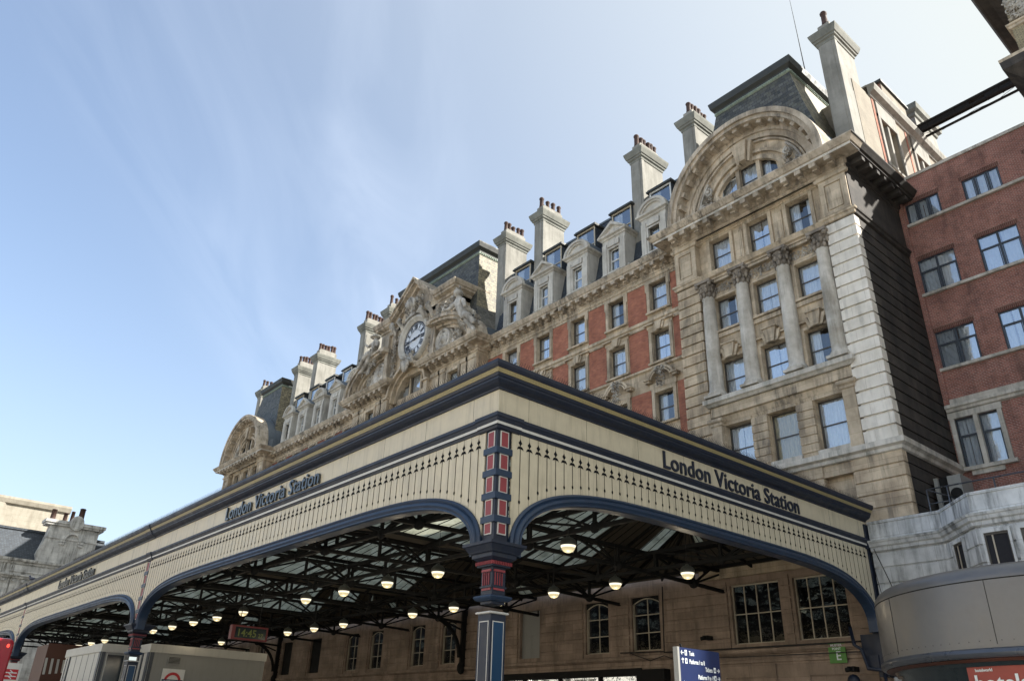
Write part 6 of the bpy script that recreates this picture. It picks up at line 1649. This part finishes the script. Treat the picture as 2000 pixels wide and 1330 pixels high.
# cabins
def cabin(x0, x1, y0, y1, zt, label):
    t = thing('site_cabin', label, 'cabin', ((x0+x1)/2, (y0+y1)/2, 0))
    m_ = MB(); m_.box(x0, x1, y0, y1, .13, zt, 0)
    m_.box(x0+.3, x0+.5, y0-.04, y0, .2, zt-.5, 1)
    m_.build('walls', ['cabin_light', 'alu_blue'], t)
    m_ = MB(); m_.box(x0-.06, x1+.06, y0-.06, y1+.06, zt-.42, zt+.02); m_.build('roof_band', 'cabin_light', t)
    m_ = MB()
    n = max(1, int((x1-x0)/1.2))
    for i in range(1, n): X_ = x0+(x1-x0)*i/n; m_.box(X_-.015, X_+.015, y0-.012, y0, .2, zt-.42)
    for a, b in ((x0+1.0, x0+1.18), (x1-.35, x1-.02)): m_.box(a, b, y0-.05, y0-.001, .15, zt-.4)
    m_.box(x1, x1+.05, y0+.02, y0+.2, .15, zt-.4); m_.build('corner_posts', 'sash_grey', t)
    m_ = MB(); m_.box(x1, x1+.02, y0+.22, y1-.02, .15, zt-.42); m_.build('end_panel', 'cabin', t)
    return t
c1 = cabin(-58.3, -50.75, 13.42, 14.95, 5.5, 'pale grey site cabin with ribbed panels seen left of the blue column')
m_ = MB(); m_.box(-50.73, -50.70, 13.75, 14.65, 3.6, 4.95); m_.build('window', 'busglass', c1)
m_ = MB(); m_.box(-50.73, -50.695, 13.70, 13.75, .2, 5.0); m_.box(-50.73, -50.695, 14.65, 14.70, .2, 5.0); m_.build('door_frame', 'cabin_light', c1)
c2_ = cabin(-50.4, -48.2, 15.25, 22.0, 5.5, 'grey site cabin with a vent grille and a transport sign right of the blue column')
m_ = MB(); m_.box(-48.18, -48.14, 16.25, 17.0, 4.5, 4.97); m_.box(-48.14, -48.12, 16.32, 16.93, 4.57, 4.90, 1)
for i in range(5): m_.box(-48.12, -48.10, 16.32, 16.93, 4.58+.065*i, 4.61+.065*i)
m_.build('vent_grille', ['cabin', 'iron'], c2_)
ug = thing('roundel_sign', 'white panel with the red ring and blue bar of the underground on a grey cabin', 'sign', (-48.1, 16.7, 3.8))
m_ = MB(); m_.box(-48.14, -48.10, 16.08, 17.32, 2.6, 4.30); m_.build('panel', 'sash_white', ug)
m_ = MB()
def ring_x(mb, X_, cy, cz, r0, r1, n=36, mi=0):
    for k in range(n):
        a, b = 2*PI*k/n, 2*PI*(k+1)/n
        mb.quad((X_, cy+r0*math.cos(a), cz+r0*math.sin(a)), (X_, cy+r1*math.cos(a), cz+r1*math.sin(a)), (X_, cy+r1*math.cos(b), cz+r1*math.sin(b)), (X_, cy+r0*math.cos(b), cz+r0*math.sin(b)), mi)
ring_x(m_, -48.095, 16.70, 3.66, .33, .47); m_.build('ring', 'logored', ug)
m_ = MB(); m_.box(-48.097, -48.085, 16.13, 17.27, 3.57, 3.76); m_.build('bar', 'signblue', ug)
text_part('UNDERGROUND', 'lettering', .15, (-48.083, 16.20, 3.61), 'side', ug, 'signtext', .001, .002, width=1.0)
rs = thing('rail_sign', 'white panel with a red double arrow emblem beside the bus', 'sign', (-60, 11.2, 3.5))
m_ = MB(); m_.box(-60.05, -60.0, 10.45, 11.45, 2.0, 4.66); m_.build('panel', 'sash_white', rs)
m_ = MB(); m_.box(-60.0, -59.99, 10.55, 11.32, 3.72, 4.30); m_.build('emblem_field', 'logored', rs)
m_ = MB()
for z, d in ((4.10, 1), (3.90, -1)):
    m_.bar((-59.985, 10.62, z), (-59.985, 11.26, z), .055, .004, up=(1, 0, 0))
m_.bar((-59.985, 10.80, 4.10), (-59.985, 11.05, 3.90), .05, .005, up=(1, 0, 0)); m_.bar((-59.985, 10.85, 4.25), (-59.985, 11.05, 4.10), .05, .005, up=(1, 0, 0)); m_.bar((-59.985, 11.03, 3.76), (-59.985, 10.83, 3.90), .05, .005, up=(1, 0, 0))
m_.box(-60.0, -59.99, 10.45, 11.45, 3.35, 3.38); m_.build('double_arrow', 'signtext', rs)
ts = thing('shop_board', 'brown red shop board with slanting pale letters deep under the canopy at left', 'sign', (-62, 13, 4.5))
m_ = MB(); m_.box(-66.0, -62, 13.2, 13.3, 2.4, 6.1); m_.box(-62, -61.9, 13.0, 15.4, 2.4, 6.1); m_.build('board', 'brownsign', ts)
m_ = MB()
for i in range(6):
    y = 13.15+.36*i; m_.bar((-61.88, y, 4.2+.05*i), (-61.88, y-.05, 5.2-.02*i), .14, .02, up=(1, 0, 0)); m_.bar((-61.88, y+.1, 2.7), (-61.88, y-.1, 3.7), .13, .02, up=(1, 0, 0)) if i < 4 else None
m_.build('pale_strokes', 'cabin_light', ts)
# cctv on the wall
for x, z, lab in ((-23.9, 5.95, 'small dark camera on the brown stone wall left of the multi pane windows'), (-16.9, 4.35, 'round dark camera on the wall below the green sign')):
    t = thing('security_camera', lab, 'camera', (x, 33.0, z)); m_ = MB(); m_.box(x-.14, x+.14, 32.75, 33.2, z-.08, z+.1); m_.tube([(x, 32.8, z), (x-.12, 32.6, z-.05)], .09, 10); m_.build('housing', 'iron', t)
# conduits along the stringcourse
cd = MB(); cd.tube([(-29.5, 33.02, 5.55), (-26.6, 33.02, 5.5), (-26.5, 33.02, 8.6)], .035, 6); cd.tube([(-26.6, 33.0, 5.45), (-22, 33.0, 5.42), (-16.3, 33.0, 5.40)], .03, 6); cd.tube([(-28.8, 33.0, 5.5), (-27.5, 33.0, 5.1), (-26.6, 33.0, 5.3), (-26.0, 33.0, 5.1), (-22, 33.0, 5.05), (-16, 33.0, 5.0)], .022, 6)
tag(cd.build('conduit', 'cable'), 'dark conduits running along the brown stone wall under the windows', 'pipe')

# ================================================================== BUS
bus = thing('double_decker_bus', 'red double decker bus cut by the left edge of the picture', 'bus', (-43, 5.4, 0))
BX, BY0, BY1, BH = -37.4, 4.15, 6.68, 4.38
m_ = MB()
def rrect(x, ins=0, rad=.22):
    P = []
    for cy, cz, a0 in ((BY1-rad-ins, BH-rad-ins, 0), (BY0+rad+ins, BH-rad-ins, PI/2)):
        for k in range(7): a = a0+PI/2*k/6; P.append((x, cy+rad*math.cos(a), cz+rad*math.sin(a)))
    P += [(x, BY0+ins, .35), (x, BY1-ins, .35)]
    return P
R_a = [rrect(BX, .10), rrect(BX-.05, .03), rrect(BX-.22, 0), rrect(BX-10.8, 0), rrect(BX-10.95, .06)]
k = len(R_a[0])
for i in range(4):
    for j in range(k): m_.add([R_a[i][j], R_a[i+1][j], R_a[i+1][(j+1) % k], R_a[i][(j+1) % k]], [(0,1,2,3)], 0, True)
m_.add(R_a[0], [tuple(range(k))], 0); m_.add(R_a[-1], [tuple(range(k-1, -1, -1))], 0)
m_.build('body', 'busred', bus)
def tri_win(z0, z1, y0, y1):
    w = MB(); r_ = .12; pts = []
    for cy, cz, a0 in ((y1-r_, z1-r_, 0), (y0+r_, z1-r_, PI/2), (y0+r_, z0+r_, PI), (y1-r_, z0+r_, 1.5*PI)):
        for q in range(5): a = a0+PI/2*q/4; pts.append((cy+r_*math.cos(a), cz+r_*math.sin(a)))
    w.poly(pts, BX, BX+.012, 0, 'yz'); w.build('rear_window', 'busglass', bus)
tri_win(2.9, 3.85, BY0+.35, BY1-.62); tri_win(1.4, 2.1, BY0+.4, BY1-.5)
m_ = MB()
for z0, z1 in ((1.5, 2.35), (2.95, 3.75)):
    for i in range(6): m_.box(BX-10.3+1.7*i, BX-10.3+1.7*i+1.5, BY0-.012, BY0, z0, z1); m_.box(BX-10.3+1.7*i, BX-10.3+1.7*i+1.5, BY1, BY1+.012, z0, z1)
m_.build('side_windows', 'busglass', bus)
m_ = MB(); m_.blob((BX+.0, BY1-.22, 4.10), .03, .05, .07, 0, 10); m_.build('tail_light', 'taillight', bus)
for x in (BX-2.6, BX-8.4):
    for y in (BY0+.05, BY1-.30): 
        w = MB(); 
        vs = []; n = 22
        for q in range(n): a = 2*PI*q/n; vs += [(x+.48*math.cos(a), y, .48+.48*math.sin(a)), (x+.48*math.cos(a), y+.25, .48+.48*math.sin(a))]
        w.add(vs, [(2*q, 2*((q+1) % n), 2*((q+1) % n)+1, 2*q+1) for q in range(n)]+[tuple(2*q for q in range(n)), tuple(2*q+1 for q in range(n-1, -1, -1))]); w.build('wheel', 'cable', bus)
pg = MB(); px_, py_, pz_ = -68.6, 12.1, 10.70
pg.blob((px_, py_, pz_+.16), .13, .22, .11, 0, 10); pg.blob((px_, py_-.17, pz_+.30), .07, .08, .08, 0, 8); pg.tube([(px_, py_+.15, pz_+.14), (px_, py_+.36, pz_+.05)], [.07, .02], 6); pg.tube([(px_-.02, py_-.23, pz_+.29), (px_-.02, py_-.29, pz_+.28)], [.02, .005], 5); pg.tube([(px_, py_, pz_+.08), (px_, py_, pz_-.04)], .015, 5)
tag(pg.build('pigeon', 'pigeon'), 'dark pigeon perched on the canopy ridge at left', 'bird')

# ================================================================== WHITE STATION BUILDING FAR LEFT
lb = thing('white_stone_building', 'blotched white stone building with slate mansard and broad chimney stack at far left', 'building', (-112, 20, 0))
LX = -105.0
m_ = MB(); m_.box(-125, LX, -8, 26.5, 0, 17.45, 0)
m_.build('wall', 'stone_left', lb)
m_ = MB(); m_.sweep([(LX, -8), (LX, 26.5)], [(0, 17.1), (.12, 17.15), (.15, 17.35), (.45, 17.45), (.5, 17.7), (0, 17.78)]); m_.sweep([(LX, -8), (LX, 26.5)], [(0, 15.55), (.2, 15.6), (.25, 15.75), (.5, 15.85), (.5, 16.0), (0, 16.08)])
for i in range(34): m_.box(LX, LX+.3, -7.5+1.0*i, -7.2+1.0*i, 15.2, 15.5)
for a, b in ((-2, 3), (5, 9.5), (11, 14.5), (16, 20)): m_.box(LX, LX+.15, a, b, 16.3, 17.0)
m_.build('cornice', 'stone_left', lb)
m_ = MB(); m_.quad((LX-.2, -8, 17.7), (LX-.2, 26.2, 17.7), (LX-1.6, 25.4, 21.2), (LX-1.6, -8, 21.2)); m_.quad((LX-1.6, -8, 21.2), (LX-1.6, 25.4, 21.2), (LX-8, 22, 22.2), (LX-8, 16.5, 22.2)); m_.quad((LX-.2, 26.2, 17.7), (LX-20, 26.2, 17.7), (LX-18, 25.4, 21.2), (LX-1.6, 25.4, 21.2))
m_.bar((LX-1.55, -8, 21.2), (LX-1.55, 25.4, 21.2), .3, .25); m_.build('mansard_roof', 'slate_blue', lb)
ck = MB(); y0, y1 = 18.3, 24.2
pts = [(y0, 17.7), (y1, 17.7), (y1-.1, 20.5), (y1-.05, 21.9), (y0+.5, 21.9), (y0+.35, 20.5), (y0-.2, 18.5)]
ck.poly(pts, LX-1.3, LX+.2, 0, 'yz')
ck.box(LX-1.3, LX+.3, y0+.3, y1, 20.45, 20.62); ck.box(LX-1.2, LX+.1, y0+.5, y1-.2, 20.6, 21.95, 0)
ck.box(LX-1.5, LX+.45, y0-.05, y1+.35, 21.95, 22.2); ck.box(LX-1.6, LX+.6, y0-.2, y1+.5, 22.2, 22.55)
ch = ck.build('chimney_stack', 'stone_left', lb)
hk = MB(); hk.box(LX+.08, LX+.13, y0+1.35, y0+1.95, 20.66, 21.75); hk.box(LX+.08, LX+.13, y1-1.7, y1-1.15, 20.66, 21.75); hk.build('dark_opening', 'hole', ch)
md = MB(); cy, cz = 21.4, 22.45
for r0, x0_, x1_ in ((.75, LX+.3, LX+.72), (.58, LX+.5, LX+.80)):
    pts = [(cy+r0*math.cos(2*PI*q/24), cz+r0*1.15*math.sin(2*PI*q/24)) for q in range(24)]; md.poly(pts, x0_, x1_, 0, 'yz')
for q in range(14):
    a, b = PI*q/14, PI*(q+1)/14
    A = [(cy+.95*math.cos(t)*rr, 20.4+.95*math.sin(t)*rr) for t, rr in ((a, 1), (b, 1), (b, .78), (a, .78))]; md.poly(A, LX+.2, LX+.55, 0, 'yz')
for s_ in (-1, 1): md.box(LX+.2, LX+.5, cy+s_*1.0-.3, cy+s_*1.0+.3, 20.15, 20.38); md.box(LX+.2, LX+.45, cy+s_*1.0-.25, cy+s_*1.0+.25, 19.85, 20.1)
md.build('medallion_and_arch', 'stone_left', ch)
for i, (y, h, w) in enumerate(((18.9, 1.3, .30), (20.2, 1.1, .24), (20.95, 1.4, .22), (21.9, 1.9, .34))):
    p = MB(); p.lathe(LX-.6, y, [(w*1.1, 22.5), (w, 22.6), (w*.9, 22.5+h), (w*1.1, 22.5+h), (w*.8, 22.6+h)], 10); p.build('chimney_pot', 'pot', ch)
m_ = MB(); m_.box(-150, LX-14, -8, 23.2, 20, 27.2); m_.build('upper_wall', 'stone_beige', lb)
m_ = MB(); m_.sweep([(LX-14, -8), (LX-14, 23.2)], [(0, 26.4), (.3, 26.5), (.5, 27.0), (.5, 27.3), (0, 27.4)]); m_.poly([(6, 20), (16.5, 20), (16.5, 21.2), (14.0, 24.2), (10, 24.4)], LX-9, LX-3.0, 0, 'yz'); m_.build('upper_cornice', 'stone_beige', lb)

# ================================================================== BUILDINGS ACROSS THE STREET (unseen; made large and cream for fill light and reflections)
for i, (x0, x1, z, mt, lab) in enumerate(((-110, -62, 21, 'stucco', 'unseen cream terrace across the street behind the camera, far end'), (-61, -36, 22, 'stucco', 'tallest unseen cream terrace across the street behind the camera'), (-35, -8, 20, 'stucco', 'unseen cream terrace across the street facing the canopy corner'), (-7, 30, 21, 'stucco', 'unseen cream terrace across the street at the right hand end'))):
    t = thing('unseen_terrace_row', lab, 'building', ((x0+x1)/2, -26, 0))
    m_ = MB(); m_.box(x0, x1, -36, -24, 0, z); m_.build('wall', mt, t)
    m_ = MB()
    n = int((x1-x0)/3)
    for a in range(n):
        for fl in range(int(z/3.6)): X_ = x0+1+a*3.0; m_.box(X_, X_+1.0, -24, -23.97, 1.2+3.6*fl, 2.9+3.6*fl)
    m_.build('windows', 'busglass', t)
    m_ = MB(); m_.box(x0, x1, -24, -23.5, z-.4, z+.2); m_.build('cornice', 'stone_ledge', t)
